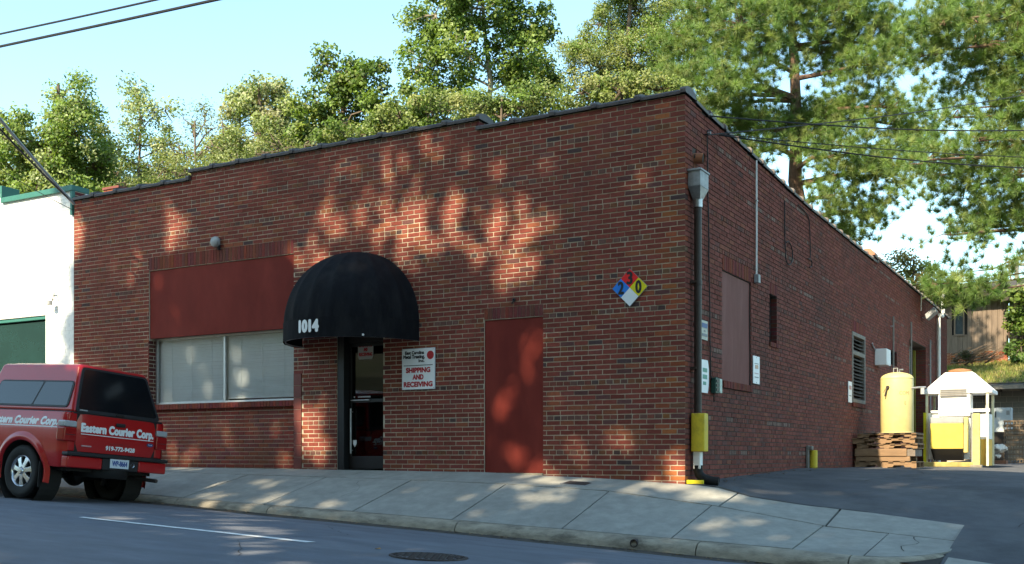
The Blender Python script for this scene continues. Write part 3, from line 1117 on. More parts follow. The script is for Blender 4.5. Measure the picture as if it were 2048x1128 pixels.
def tile_mesh(L=.605):
    m_ = MB()
    n = len(prof)
    st = [(0, 1.0), (.525, 1.0), (.53, 1.32), (L, 1.32)]
    vs = []
    for x, k in st:
        for a, b in prof:
            vs.append((x, .14 + (a - .14) * (1 + (k - 1) * .35), b * k + (.0 if k == 1 else .004)))
    fs = [(i * n + j, i * n + j + 1, (i + 1) * n + j + 1, (i + 1) * n + j) for i in range(3) for j in range(n - 1)]
    fs += [tuple(range(n)), tuple(3 * n + j for j in range(n - 1, -1, -1))]
    m_.add(vs, fs)
    return m_.mesh('coping_tile', COPING)


TM = tile_mesh()


def tile(loc, rz=0, ry=0.0, s=1.0):
    o = bpy.data.objects.new('coping_tile', TM)
    COL.objects.link(o)
    o.parent = BLD
    o.location = loc
    o.rotation_euler = (random.uniform(-.02, .02), ry + random.uniform(-.008, .008), rz + random.uniform(-.006, .006))
    o.scale = (s, 1, 1)


def run(x0, x1, z):
    n = max(1, round((x1 - x0) / .607))
    st = (x1 - x0) / n
    for i in range(n):
        tile((x0 + i * st, .0, z + random.uniform(-.003, .003)), s=st / .605)


run(XL - .02, -8.87, 5.052)
run(-8.90, -3.08, 5.188)
run(-3.16, .03, 5.052)
y = .34
while y < 12.0:
    a, b = top_side(y), top_side(min(y + .6, 12.05))
    tile((.0, y, a + .002), R(90), -math.atan2(b - a, .6))
    y += .607
y = 12.12
while y < YE - .1:
    a, b = top_side(y), top_side(y + .6)
    tile((.0, y, a + .002), R(90), -math.atan2(b - a, .6))
    y += .607
# terracotta end tile where the side parapet steps up
MB().prism([(-.31, 0), (-.30, .08), (-.2, .15), (-.14, .165), (-.05, .14), (.03, .06), (.04, 0)], 12.06, 12.42, 'xz').build('end_tile', pmat('terracotta', (.38, .16, .09), rough=.7, var=.2), BLD).location.z = 4.93
# chimney stub on the roof
pc0, pc1 = atY(208, 381, 2.0), atY(238, 381, 2.0)
chim = MB().box(pc0[0], pc1[0], 2.0, 2.55, 4.4, pc0[2]).build('chimney', MORTAR, BLD)
plain_bricks('brick', BRICK, chim, PT_F, pc0[0], pc1[0], 4.6, pc0[2], 1.99, redc)
MB().box(pc0[0] - .02, pc1[0] + .02, 1.97, 2.58, pc0[2] + .002, pc0[2] + .05).build('chimney_cap', REDPALE, chim)
# ------------------------------------------------------------------ awning
AX, AA, AB, AH, AZ0, AZ1 = -5.28, 1.12, 1.17, 1.12, 2.07, 2.36
awn = thing('dome_awning', 'black canvas dome awning over the street door with white number 1014', 'awning', (AX, 0, AZ0))
mb = MB()
NG = 10            # gores of cloth between the ribs


def dome(a, b):
    t = math.pi * a
    k = a * NG % 1
    sag = 1 - .022 * math.sin(math.pi * k)
    p = b * math.pi / 2 * .999
    c = math.cos(p)
    return (AA * math.cos(t) * c * sag, -AB * math.sin(t) * c * sag - .004, AZ1 - AZ0 + AH * math.sin(p) * (1 - .01 * math.sin(math.pi * k) * (1 - b)))


mb.grid(dome, 80, 20)
mb.build('canopy', BLACKCLOTH, awn, fix=False, smooth=True)
mb = MB()


def val(a, b):
    t = math.pi * a
    k = 1 + .006 * math.sin(a * NG * math.pi * 2) * (1 - b)
    return (AA * math.cos(t) * k, -AB * math.sin(t) * k - .004, lerp(0, AZ1 - AZ0, b))


mb.grid(val, 80, 3)
mb.build('valance', BLACKCLOTH, awn, fix=False, smooth=True)
arc = lambda z, k=1.0: [(AA * k * math.cos(math.pi * i / 24), -AB * k * math.sin(math.pi * i / 24) - .004, z) for i in range(25)]
MB().tube(arc(.012, .972), .010, 6).build('hem_bar', GREYMETAL, awn, smooth=True)
MB().tube(arc(AZ1 - AZ0, .965), .010, 6).build('rim_bar', GREYMETAL, awn, smooth=True)
for i in range(1, 4):
    t = math.pi * i / 4
    MB().tube([(AA * .955 * math.cos(t) * math.cos(q), -AB * .955 * math.sin(t) * math.cos(q) - .005, AZ1 - AZ0 + AH * .955 * math.sin(q)) for q in np.linspace(0, math.pi / 2, 12)], .012, 6).build('rib', GREYMETAL, awn, smooth=True)


def on_valance(ang0):
    def fn(x, y, d):
        t = ang0 + x / 1.14
        return (-AA * 1.008 * math.cos(t), -AB * 1.008 * math.sin(t) - .008 - d, .075 + y)
    return fn


text('number', '1014', .30, LETTERWHITE, on_valance(R(80)), awn, width=.385, height=.19, bold=.016)
MB().lathe([(0, -.004), (.016, -.003), (.016, .01)], 10, axis='y', c=(AA * math.cos(R(48)), -AB * math.sin(R(48)) - .012, .03)).build('snap', LETTERWHITE, awn)


# ------------------------------------------------------------------ signs on the front
def front_fn(x0, z0, y=-.03):
    return lambda a, b, d: (x0 + a, y - d, z0 + b)


t = thing('company_sign', 'white metal shipping and receiving sign on brick right of the door', 'sign', (0, 0, 0))
MB().box(-4.457, -3.872, -.026, -.004, 1.353, 1.958).build('board', WHITESIGN, t, bevel=.004)
MB().box(-4.462, -3.867, -.018, -.003, 1.348, 1.963).build('edge', GREYMETAL, t)
for body, x, z, h, wd in (('East Carolina', -4.40, 1.872, .052, .345), ('Metal Treating,', -4.43, 1.810, .056, .385), ('Inc.', -4.155, 1.752, .046, .105)):
    text('company_name', body, .07, LETTERBLACK, front_fn(x, z, -.0275), t, width=wd, height=h, bold=.0035)
MB().lathe([(0, -.0282), (.062, -.0282), (.062, -.025)], 28, axis='y', c=(-3.945, 0, 1.853)).build('red_dot', LETTERRED, t)
MB().box(-4.425, -3.905, -.028, -.025, 1.703, 1.713).build('rule', LETTERBLACK, t)
for body, z, wd in (('SHIPPING', 1.598, .44), ('AND', 1.495, .20), ('RECEIVING', 1.388, .52)):
    text('heading', body, .1, LETTERRED, front_fn(-4.165 - wd / 2, z, -.0278), t, width=wd, height=.08, bold=.006)
for x, z in ((-4.44, 1.94), (-3.89, 1.94), (-4.44, 1.37), (-3.89, 1.37)):
    MB().lathe([(0, -.031), (.007, -.029), (.007, -.02)], 8, axis='y', c=(x, 0, z)).build('screw', STEEL, t)

t = thing('door_notice', 'small white shipping and receiving notice taped high on the door glass', 'sign', (-5.27, .152, 1.86))
MB().prism([(-.13, 0), (.12, .0), (.145, .05), (.145, .28), (-.15, .27), (-.15, .06)], -.001, .004, 'xz').build('paper', pmat('notice_paper', (.42, .40, .38), rough=.8, var=.1, bump=0), t)
for body, z, wd in (('SHIPPING', .19, .25), ('AND', .125, .08), ('RECEIVING', .05, .26)):
    text('heading', body, .1, LETTERRED, lambda a, b, d, z=z, wd=wd: (a - wd / 2, -.003 - d, z + b), t, width=wd, height=.055, bold=.004)
t = thing('door_sticker', 'small white shield shaped sticker low on the door glass by the pull bar', 'sticker', (-5.47, .135, .56))
MB().prism([(-.035, .05), (-.035, -.01), (0, -.06), (.035, -.01), (.035, .05)], 0, .004, 'xz').build('shield', LETTERWHITE, t)
t = thing('window_decal', 'thin strip of white letters near the bottom of the upper door glass', 'sticker', (-5.50, .152, 1.27))
MB().box(0, .02, 0, .003, 0, .02).build('mark', LETTERWHITE, t)
MB().box(.08, .32, 0, .003, 0, .022).build('letter_strip', pmat('pale_strip', (.4, .4, .4), rough=.7, var=.5, scale=60), t)

dc, dz_, hw, hh = -.766, 2.600, .252, .250
t = thing('hazard_diamond', 'fire diamond sign with 3, 2, 0 in red, blue and yellow quarters', 'sign', (dc, 0, dz_))
MB().prism([(0, hh + .004), (hw + .004, 0), (0, -hh - .004), (-hw - .004, 0)], -.020, -.004, 'xz').build('plate', GREYMETAL, t)
for nm, cx, cz, colr in (('red_quarter', 0, .5, (.74, .008, .010)), ('blue_quarter', -.5, 0, (.012, .19, .68)), ('yellow_quarter', .5, 0, (.72, .62, .006)), ('white_quarter', 0, -.5, (.75, .78, .80))):
    e = .495
    poly = [((cx) * hw, (cz + e) * hh), ((cx + e) * hw, cz * hh), (cx * hw, (cz - e) * hh), ((cx - e) * hw, cz * hh)]
    MB().prism(poly, -.024, -.019, 'xz').build(nm, pmat('diamond_' + nm, colr, rough=.45, var=.04, bump=0), t)
for body, cx, cz in (('3', 0, .5), ('2', -.5, 0), ('0', .5, 0)):
    text('digit', body, .25, LETTERBLACK, lambda a, b, d, cx=cx, cz=cz: (cx * hw - .045 + a, -.0252 - d, cz * hh - .085 + b), t, width=.09, height=.175, bold=.0085)

p = atY(432, 484, -.05)
t = thing('alarm_bell', 'small round grey alarm bell high on brick above the red panel', 'bell', (p[0], 0, p[2]))
MB().lathe([(0, -.12), (.05, -.118), (.082, -.10), (.092, -.07), (.092, -.05), (.03, -.05)], 20, axis='y').build('gong', GREYMETAL, t, smooth=True)
MB().box(-.05, .05, -.055, -.001, -.06, .06).build('back_box', GREYMETAL, t, bevel=.006)
MB().box(.02, .05, -.05, -.001, -.13, -.05).build('conduit_stub', DARKPLASTIC, t)
p = atY(1026, 602, -.03)
t = thing('iron_hook', 'small dark iron hook on brick above the blocked red doorway', 'hook', (p[0], 0, p[2]))
MB().tube([(0, .0, .02), (0, -.04, .02), (.015, -.055, .0), (.0, -.05, -.03), (-.02, -.03, -.035)], .010, 6).build('hook', BLACK, t)
MB().lathe([(0, -.006), (.028, -.005), (.028, .002)], 10, axis='y', c=(0, 0, .02)).build('plate', BLACK, t)


# ------------------------------------------------------------------ side wall fittings
def side_fn(y0, z0, x=.02):
    return lambda a, b, d: (x + d, y0 + a, z0 + b)


pt_ = thing('downspout', 'dark brown downspout at the street corner with galvanised hopper and yellow guard', 'downspout', (.085, .25, 0))
MB().lathe([(.050, .93), (.050, 2.6), (.056, 2.6), (.056, 2.66), (.050, 2.66), (.050, 3.66)], 14).build('pipe', BROWNPIPE, pt_, smooth=True)
mb = MB()
mb.hexa([(-.08, -.16, 3.87), (.09, -.16, 3.87), (.09, .16, 3.87), (-.08, .16, 3.87), (-.08, -.16, 4.08), (.09, -.16, 4.08), (.09, .16, 4.08), (-.08, .16, 4.08)])
mb.hexa([(-.05, -.055, 3.72), (.05, -.055, 3.72), (.05, .055, 3.72), (-.05, .055, 3.72), (-.08, -.16, 3.868), (.09, -.16, 3.868), (.09, .16, 3.868), (-.08, .16, 3.868)])
mb.build('hopper', pmat('dull_zinc', (.27, .275, .285), rough=.5, var=.3, scale=12, metal=.4), pt_, bevel=.004)
MB().box(-.083, .105, -.178, .178, 4.07, 4.095).build('hopper_rim', GREYMETAL, pt_, bevel=.004)
MB().lathe([(.060, 3.62), (.060, 3.73), (.053, 3.73)], 14).build('neck', STEEL, pt_, smooth=True)
MB().prism([(.02, -.10), (.115, -.075), (.125, 0), (.115, .075), (.02, .10), (-.06, .10), (-.06, -.10)], .42, .92, 'xy').build('guard', YELLOW, pt_, bevel=.012)
MB().box(-.05, .05, -.055, .055, .19, .425).build('lower_pipe', WHITEPAINT, pt_, bevel=.012)
boot = [(0, 0, .24), (.0, .0, .18), (.015, .005, .125), (.055, .012, .08), (.115, .022, .05), (.19, .034, .032), (.265, .045, .022)]
mb = MB()
mb.tube([Vector(a) for a in boot], [.062, .062, .062, .062, .063, .064, .066], 16, caps=False)
mb.build('boot', RUBBER, pt_, smooth=True)
MB().tube([(.2655, .045, .022), (.255, .043, .023)], .057, 14).build('boot_mouth', DARKIN, pt_)
MB().box(-.09, .14, -.20, -.16, .0, .05).build('yellow_strip', pmat('bright_yellow', (.75, .62, .02), rough=.5, var=.1), pt_, bevel=.004)
for z in (1.5, 2.63):
    MB().box(-.10, .0, -.065, .065, z, z + .03).build('strap', BROWNPIPE, pt_)
t = thing('scupper', 'rusty clay scupper pipe poking out of the wall above the hopper', 'scupper', (.02, .36, 4.30))
MB().tube([(-.2, 0, .02), (.10, .02, -.01)], .07, 12, caps=False).build('pipe', pmat('rusty_clay', (.30, .12, .06), rough=.8, var=.3), t, smooth=True)
MB().tube([(-.02, 0, .005), (.09, .02, -.01)], .06, 12).build('mouth', DARKIN, t)

CABS = []


def cable_thing(name, label, cat, pts, r, m=CABLE, group=None, sub=6):
    # catmull-rom through the points
    P = [Vector(p) for p in pts]
    Q = [P[0] + (P[0] - P[1])] + P + [P[-1] + (P[-1] - P[-2])]
    out = []
    for i in range(1, len(Q) - 2):
        for k in range(sub):
            t_ = k / sub
            a, b, c, d = Q[i - 1:i + 3]
            out.append(.5 * ((2 * b) + (-a + c) * t_ + (2 * a - 5 * b + 4 * c - d) * t_ ** 2 + (-a + 3 * b - 3 * c + d) * t_ ** 3))
    out.append(P[-1])
    o = MB().tube(out, r, 6).build(name, m, fix=False, smooth=False)
    return tag(o, label, cat, group)


cz = [(.022, .79 + .008 * math.sin(k * 1.7) + .012 * k, lerp(4.74, 1.45, k / 12)) for k in range(13)]
cable_thing('wall_cable', 'thin black cable running down the side wall to the green switch box', 'cable', [(.06, .9, 4.80), (.03, .82, 4.79)] + cz + [(.03, 1.0, 1.42)], .009)


def side_sign(name, label, y0, y1, z0, z1, bits, poly=None, mat=WHITESIGN):
    t_ = thing(name, label, 'sign', (0, 0, 0))
    if poly:
        MB().prism([(lerp(y0, y1, a), lerp(z0, z1, b)) for a, b in poly], .012, .022, 'yz').build('plate', mat, t_)
    else:
        MB().box(.008, .020, y0, y1, z0, z1).build('plate', mat, t_, bevel=.002)
    for nm, a0, a1, b0, b1, mm in bits:
        MB().box(.021, .0245, lerp(y0, y1, a0), lerp(y0, y1, a1), lerp(z0, z1, b0), lerp(z0, z1, b1)).build(nm, mm, t_)
    return t_


GREY_INK = pmat('grey_ink', (.22, .23, .25), rough=.6, var=.3, scale=80, bump=0)
BLUE_INK = pmat('blue_ink', (.10, .15, .30), rough=.6, var=.3, scale=80, bump=0)
GREEN_INK = pmat('green_ink', (.14, .34, .26), rough=.6, var=.1, bump=0)
CREAM = pmat('cream_plate', (.52, .50, .42), rough=.6, var=.08, bump=0)
side_sign('notice_sign', 'small cream notice with blue printed block beside the downspout', .56, .82, 1.93, 2.19,
          [('printed_block', .1, .9, .62, .86, BLUE_INK), ('printed_line', .4, .62, .42, .5, GREY_INK), ('printed_line', .12, .88, .18, .32, GREY_INK)], mat=CREAM)
side_sign('permit_sign', 'tall white notice with three green blocks and a curved edge beside the downspout', .57, .86, 1.215, 1.66,
          [('green_block', .15, .75, .63, .75, GREEN_INK), ('green_block', .15, .75, .42, .55, GREEN_INK), ('green_block', .2, .6, .24, .34, GREEN_INK)],
          poly=[(0, 0), (.86, .0), (1, .3), (1, .75), (.86, 1), (0, 1)])
sg = side_sign('parking_sign', 'tall narrow white sign with faint orange print next to the boarded side window', 2.895, 3.225, 1.475, 1.90,
               [('orange_print', .3, .75, .55, .68, pmat('orange_ink', (.62, .40, .28), rough=.6, bump=0)), ('printed_line', .2, .8, .72, .74, GREY_INK), ('printed_line', .2, .8, .36, .39, pmat('pink_ink', (.6, .42, .42), rough=.6, bump=0)), ('printed_line', .2, .8, .22, .25, GREY_INK)])
for b in (1.495, 1.88):
    MB().lathe([(0, .026), (.010, .025), (.010, .018)], 8, axis='x', c=(0, 3.06, b)).build('bolt', STEEL, sg)
side_sign('narrow_notice', 'narrow white sign with reddish print left of the rusty louvre', 9.45, 9.78, 1.47, 1.905,
          [('red_print', .2, .8, .62, .80, pmat('pink_ink2', (.55, .30, .28), rough=.6, bump=0)), ('printed_line', .2, .8, .3, .34, GREY_INK)])
t = thing('switch_box', 'small dark green switch box with pale cover on the side wall under the cable', 'switch box', (.01, .98, 1.225))
MB().box(0, .07, 0, .13, 0, .215).build('box', DARKGREEN, t, bevel=.006)
MB().box(.0, .085, .135, .235, .005, .205).build('cover', pmat('pale_green', (.45, .52, .45), rough=.5), t, bevel=.01)
for k in range(3):
    MB().box(.07, .078, .02, .11, .03 + .06 * k, .065 + .06 * k).build('button', BLACK, t)
MB().tube([(.02, .07, 0), (.02, .06, -.08), (.02, .07, -.12)], .007, 5).build('cable_tail', CABLE, t)

t = thing('conduit', 'thin white conduit with a small junction box hanging from the parapet on the side wall', 'conduit', (.03, 3.02, 3.08))
MB().tube([(0, 0, .06), (0, .006, .8), (0, 0, 1.83)], .014, 8).build('pipe', WHITEPAINT, t, smooth=True)
MB().box(-.02, .05, -.055, .055, -.06, .07).build('junction_box', GREYMETAL, t, bevel=.006)
MB().box(-.02, .02, -.03, .03, 1.2, 1.215).build('clip', STEEL, t)
loop = [(.02, 4.65 + .0, 4.62), (.02, 4.65, 4.2), (.025, 4.66, 3.86)] + [(.03, 4.88 - .22 * math.cos(a), 3.72 - .16 * math.sin(a) + .02 * a) for a in np.linspace(-.5, 5.6, 12)]
cable_thing('hanging_cable', 'black cable ending in a loose loop on the side wall, nearer the street', 'cable', loop, .010)
cable_thing('hanging_cable', 'black cable bent at its top and hooked at its end, farther along the wall', 'cable',
            [(.02, 5.5, 4.73), (.02, 6.0, 4.70), (.02, 6.25, 4.60), (.02, 6.32, 4.3), (.02, 6.33, 3.95), (.025, 6.15, 3.90), (.03, 6.38, 3.90), (.03, 6.40, 3.80), (.03, 6.25, 3.76)], .010)

# service wires on the right: two insulator hooks and four wires to poles off to the right
for k, (u, v) in enumerate(((1420, 232), (1418, 268))):
    p = atX(u, v, .06)
    t = thing('wire_hook', ('upper' if k == 0 else 'lower') + ' iron wire hook and insulator just below the side coping', 'hook', (.0, p[1], p[2]))
    MB().tube([(-.02, 0, 0), (.05, 0, 0), (.07, .0, .02)], .010, 6).build('hook', BLACK, t)
    MB().lathe([(0, -.025), (.022, -.02), (.022, .02), (0, .025)], 8, axis='x', c=(.065, 0, .01)).build('insulator', GREYMETAL, t)
for lab, a, b, y_, r in (('upper black wire sagging gently to the right from the side wall', (1420, 232), (2160, 258), 8.0, .010),
                      ('black wire rising to the right from the lower wall hook', (1416, 270), (2160, 168), 14.0, .010),
                      ('thin lower black wire running right below the others', (1432, 268), (2160, 318), 9.0, .007),
                      ('lowest black wire running right from the lower wall hook', (1438, 270), (2160, 340), 7.5, .010)):
    p0, p1 = atX(a[0], a[1], .07), atY(b[0], b[1], y_)
    pts = []
    for k in range(9):
        q = lerp(p0, p1, k / 8)
        pts.append((q[0], q[1], q[2] - .10 * math.sin(math.pi * k / 8) * (1 if r > .008 else .6)))
    e = lerp(p0, p1, 1.9)
    pts.append((e[0], e[1], e[2] + .6))
    cable_thing('service_wire', lab, 'wire', pts, r, group='service wires on the right')

# street wires top left and the service drop to the left corner
for lab, a, b, r in (('upper of two thick black street wires crossing the sky top left', (0, 68), (310, 0), .017), ('lower and thicker of two black street wires crossing the sky top left', (0, 93), (430, 0), .023)):
    p0, p1 = atY(*a, -1.0), atY(*b, -1.0)
    d = (p1 - p0)
    pts = [p0 - d * 6 + np.array([0, 0, .5]), p0 - d * 2 + np.array([0, 0, .03]), p0, p1, p1 + d * 2 + np.array([0, 0, .05]), p1 + d * 6 + np.array([0, 0, .6])]
    cable_thing('street_wire', lab, 'wire', pts, r, group='street wires')
for k, (a, lab, r) in enumerate((((0, 238), 'thick grey service cable coming down to the left end of the brick parapet', .028), ((0, 258), 'black service cable running just under the thick grey one', .017), ((0, 338), 'thin wire from the left to the white wall by the parapet end', .006))):
    q = atY(148, 408, -.06) if k < 2 else atY(146, 420, -.03)
    p0 = atY(a[0], a[1], -2.0)
    d = p0 - q
    pts = [q, q + d * .33 + np.array([0, 0, -.02]), q + d * .66 + np.array([0, 0, -.02]), p0, q + d * 2.2 + np.array([0, 0, .15]), q + d * 4.5 + np.array([0, 0, 1.0])]
    cable_thing('service_cable', lab, 'cable', pts, r, m=(GREYMETAL if k == 0 else CABLE), group='service cables at the left corner')

# ------------------------------------------------------------------ side yard
t = thing('wall_pipe_guard', 'short yellow pipe guard with a pale cap against the side wall base', 'bollard', (.11, 6.22, .13))
MB().lathe([(.068, -.02), (.068, .33), (.06, .335), (0, .335)], 14).build('guard', YELLOW, t, smooth=True)
MB().box(-.10, -.06, -.14, -.02, .0, .42).build('back_plate', FADED, t, bevel=.004)
MB().box(-.09, .0, -.12, .0, .34, .41).build('cap', FADED, t, bevel=.01)

t = thing('meter_box', 'white electrical box on the side wall above the yellow tank', 'electrical box', (0, 12.5, 2.44))
MB().box(.0, .26, -.25, .24, 0, .37).build('box', WHITEPAINT, t, bevel=.008)
MB().box(.261, .266, -.22, .21, .03, .34).build('cover', WHITEPAINT, t)
MB().tube([(.02, -.28, .34), (.02, -.6, .42), (.05, -.75, .45)], .015, 6).build('spout', STEEL, t)
for lab, u, v0, y_, z0 in (('rusty steel rod standing on the wall above the tank', 1782, 633, 14.2, 2.5), ('tall pale pipe at the near side of the side doorway', 1818, 644, 16.75, .1), ('pale pipe at the far side of the side doorway', 1857, 680, 20.0, .1)):
    p = atY(u, v0, y_)
    zt = p[2]
    t = thing('wall_pipe', lab, 'pipe', (.06, y_, z0))
    MB().tube([(0, 0, 0), (0, .01, (zt - z0) * .5), (0, 0, zt - z0)], .022, 8).build('pipe', FADED if u != 1857 else GREYMETAL, t, smooth=True)
    MB().box(-.06, .0, -.03, .03, (zt - z0) * .8, (zt - z0) * .8 + .03).build('clip', STEEL, t)
t = thing('gas_pipe', 'white painted pipe climbing the far end of the side wall and over the coping', 'pipe', (.06, 21.5, 0))
zb_ = atX(1872, 627, .06)[2]
z2 = atX(1885, 582, .06)[2]
MB().tube([(.02, 0, .1), (.02, 0, zb_ - .1), (.04, .03, zb_), (.06, .5, zb_ + .02), (.06, .62, zb_ + .12), (.06, .62, z2)], .055, 10).build('pipe', WHITEPAINT, t, smooth=True)
MB().tube([(.06, .62, z2), (.06, .62, z2 + .08)], .075, 10).build('cap', WHITEPAINT, t)
p = atX(1845, 635, .0)
t = thing('flood_light', 'grey flood light on a bracket high above the side doorway', 'lamp', (0, p[1], p[2]))
MB().tube([(0, 0, 0), (.12, .0, .0), (.2, 0, .05)], .02, 6).build('bracket', GREYMETAL, t)
MB().hexa([(.15, -.32, -.10), (.42, -.32, .12), (.42, .10, .12), (.15, .10, -.10), (.10, -.28, .05), (.34, -.28, .25), (.34, .06, .25), (.10, .06, .05)]).build('housing', GREYMETAL, t, bevel=.02)
MB().tube([(0, -.3, .15), (.02, -.32, .6)], .02, 6).build('riser', WHITEPAINT, t)


# pallets: stringers and boards, every board its own piece
def pallet(label, x0, y0, z, w, d, rot, n_top=6, seed=0, h=.135, group='wooden pallets under the yellow tank'):
    rr = random.Random(seed)
    t_ = thing('wooden_pallet', label, 'pallet', (x0, y0, z), (0, 0, rot), group)
    bt = .018
    for k in range(3):
        yy = (-d / 2 + .02, -.02, d / 2 - .06)[k]
        m_ = MB().prism([(-w / 2, bt), (-w / 2 + .22, bt), (-w / 2 + .25, bt + .04), (-w / 2 + .44, bt + .04), (-w / 2 + .47, bt), (w / 2 - .47, bt), (w / 2 - .44, bt + .04), (w / 2 - .25, bt + .04), (w / 2 - .22, bt), (w / 2, bt), (w / 2, h - bt), (-w / 2, h - bt)], yy, yy + .04, 'xz')
        m_.build('stringer', WOOD, t_)
    for k in range(n_top):
        xx = lerp(-w / 2, w / 2 - .095, k / (n_top - 1)) + rr.uniform(-.006, .006)
        MB().box(xx, xx + .095, -d / 2 - rr.uniform(0, .015), d / 2 + rr.uniform(0, .015), h - bt, h).build('deck_board', WOOD, t_)
    for k in range(3):
        xx = lerp(-w / 2, w / 2 - .095, k / 2)
        MB().box(xx, xx + .095, -d / 2, d / 2, 0, bt).build('base_board', WOOD, t_)
    return t_


PX, PY = .66, 10.40
zg = .115
pallet('lowest weathered pallet, on the asphalt under the tank stack', PX, PY, zg, 1.22, 1.0, .0, seed=1)
t = thing('timber_block', 'thick rough timber block lying between the pallets under the tank', 'timber', (PX - .02, PY + .02, zg + .137), (0, 0, .01))
MB().box(-.58, .50, -.50, -.36, 0, .10).build('beam', WOOD, t, bevel=.012)
MB().box(-.60, .44, -.52, -.34, .102, .262).build('beam', WOOD, t, bevel=.015)
MB().box(-.58, .50, .30, .46, .0, .26).build('beam', WOOD, t, bevel=.012)
MB().box(.44, .60, -.48, .44, .103, .25).build('beam', pmat('grey_wood', (.17, .14, .115), rough=.9, var=.3), t, bevel=.01)
pallet('second pallet from the bottom, set on thick timber under the tank', PX + .02, PY, zg + .40, 1.20, 1.0, .02, seed=2, h=.10)
pallet('third pallet from the bottom of the tank stack, with pale front edge', PX - .03, PY - .01, zg + .502, 1.24, 1.0, -.015, seed=3, h=.12)
pallet('topmost dark pallet directly under the yellow tank', PX + .02, PY, zg + .624, 1.16, 1.02, .015, seed=4, h=.085)
MBt = MB().box(.24, 1.26, 9.88, 10.93, zg + .7115, zg + .7275)
o = MBt.build('plywood_sheet', pmat('dark_plywood', (.085, .065, .05), rough=.85, var=.3), bevel=.003)
tag(o, 'dark plywood sheet on top of the pallets beneath the tank', 'plywood sheet')

TZ = zg + .729
tk = thing('yellow_tank', 'pale yellow upright steel tank standing on stacked pallets by the side wall', 'tank', (.80, 10.45, TZ))
tp = [(0, 0), (.325, 0), (.33, .01), (.33, 1.14)] + [(.33 * math.cos(a), 1.14 + .14 * math.sin(a)) for a in np.linspace(.2, 1.52, 9)] + [(0, 1.281)]
MB().lathe(tp, 40).build('body', TANKY, tk, smooth=True)
MB().lathe([(.3315, .0), (.336, .003), (.336, .02), (.3315, .023)], 40).build('base_band', TANKY, tk)
MB().lathe([(.331, 1.13), (.3335, 1.133), (.3335, 1.15), (.331, 1.153)], 40).build('weld_seam', TANKY, tk)
ang = R(-112)
fx, fy = .33 * math.cos(ang), .33 * math.sin(ang)
MB().tube([(fx, fy, .95), (fx * 1.10, fy * 1.10, .95)], .035, 10).build('valve', RUST, tk)
MB().tube([(fx * 1.08, fy * 1.08, .97), (fx * 1.08 - .03, fy * 1.10, .85), (fx * 1.06 - .055, fy * 1.08, .76)], .014, 6).build('valve_handle', RUST, tk)
MB().tube([(fx * 1.05 - .04, fy * 1.05, .93), (fx * 1.05 - .08, fy * 1.04, .84)], .006, 5).build('chain', RUST, tk)
MB().tube([(-.06, -.05, 1.25), (-.06, -.05, 1.36), (.02, -.05, 1.36), (.02, -.05, 1.25)], .012, 6).build('lifting_eye', GREYMETAL, tk)
MB().tube([(.05, 0, 1.27), (.05, 0, 1.33), (.12, .02, 1.33)], .018, 6).build('top_fitting', STEEL, tk)
MB().tube([(.31, -.1, .93), (.46, -.1, .94), (.58, -.06, .94)], .022, 8).build('side_pipe', STEEL, tk)
MB().tube([(.52, -.08, .93), (.52, -.08, .80)], .04, 8).build('regulator', LENSWHITE, tk)


def on_tank(a0, z0):
    return lambda a, b, d: (.332 * math.cos(a0 + a / .332), .332 * math.sin(a0 + a / .332), z0 + b)


text('lettering', 'COM', .09, pmat('tank_ink', (.30, .22, .08), rough=.6, bump=0), on_tank(R(-72), .79), tk, height=.075, width=.2)
text('lettering', 'E', .09, MATS['tank_ink'], on_tank(R(-55), .58), tk, height=.075)
# ventilation booth with a truncated pyramid hood, at the side doorway
YK = 17.6


def K(cx, cy, y=YK):
    p_ = atY(1830 + cx / 4.904, 720 + cy / 4.904, y)
    return p_[0], p_[2]


(xa, zt), (xb, _), (xc, ztop), (xd, _) = K(88, 300), K(752, 300), K(270, 113), K(545, 113)
zb_ = K(88, 335)[1]
zf = z_lot(1.0, 18) + .02
kb = thing('ventilation_booth', 'white booth with pyramid hood roof on yellow posts beside the side doorway', 'booth', (0, 0, 0))
YB = YK + 1.45
mb = MB().hexa([(xa, YK, zt), (xb, YK, zt), (xb, YB, zt), (xa, YB, zt), (xc, YK + .45, ztop), (xd, YK + .45, ztop), (xd, YB - .45, ztop), (xc, YB - .45, ztop)])
mb.build('hood', WHITEPAINT, kb, bevel=.01)
MB().box(xa - .01, xb + .01, YK - .01, YB + .01, zb_, zt - .002).build('eave_band', WHITEPAINT, kb, bevel=.008)
MB().lathe([(.27, 0), (.30, .02), (.30, .07), (.10, .11), (0, .11)], 20, c=((xc + xd) / 2, YK + .72, ztop)).build('vent_cap', pmat('rusty_rim', (.30, .15, .07), rough=.8, var=.3), kb, smooth=True)
for a, b in ((102, 125), (695, 722)):
    for yy in (YK + .03, YB - .09):
        x0, x1 = K(a, 0)[0], K(b, 0)[0]
        MB().box(x0, x1, yy, yy + .06, zf, zb_).build('post', pmat('cream_yellow_paint', (.72, .68, .46), rough=.5, var=.1, stain=(.5, .35, .05), stain_scale=5), kb, bevel=.004)
x0, z1 = K(228, 336)
x1, z0 = K(540, 548)
MB().box(x0, x1, YK + .02, YK + .62, z0, z1).build('fan_housing', WHITEPAINT, kb, bevel=.01)
lx0, lz1 = K(250, 290)
lx1, lz0 = K(505, 352)
g = MB().box(lx0 - .01, lx1 + .01, YK - .02, YK + .015, lz0 - .01, lz1 + .01).build('grille', GREYMETAL, kb, bevel=.004)
for k in range(4):
    zz = lerp(lz0, lz1, (k + .2) / 4)
    MB().box(lx0, lx1, YK - .032, YK - .018, zz, zz + .022).build('grille_slat', FADED, g)
x0, z1 = K(125, 520)
x1, z0 = K(540, 975)
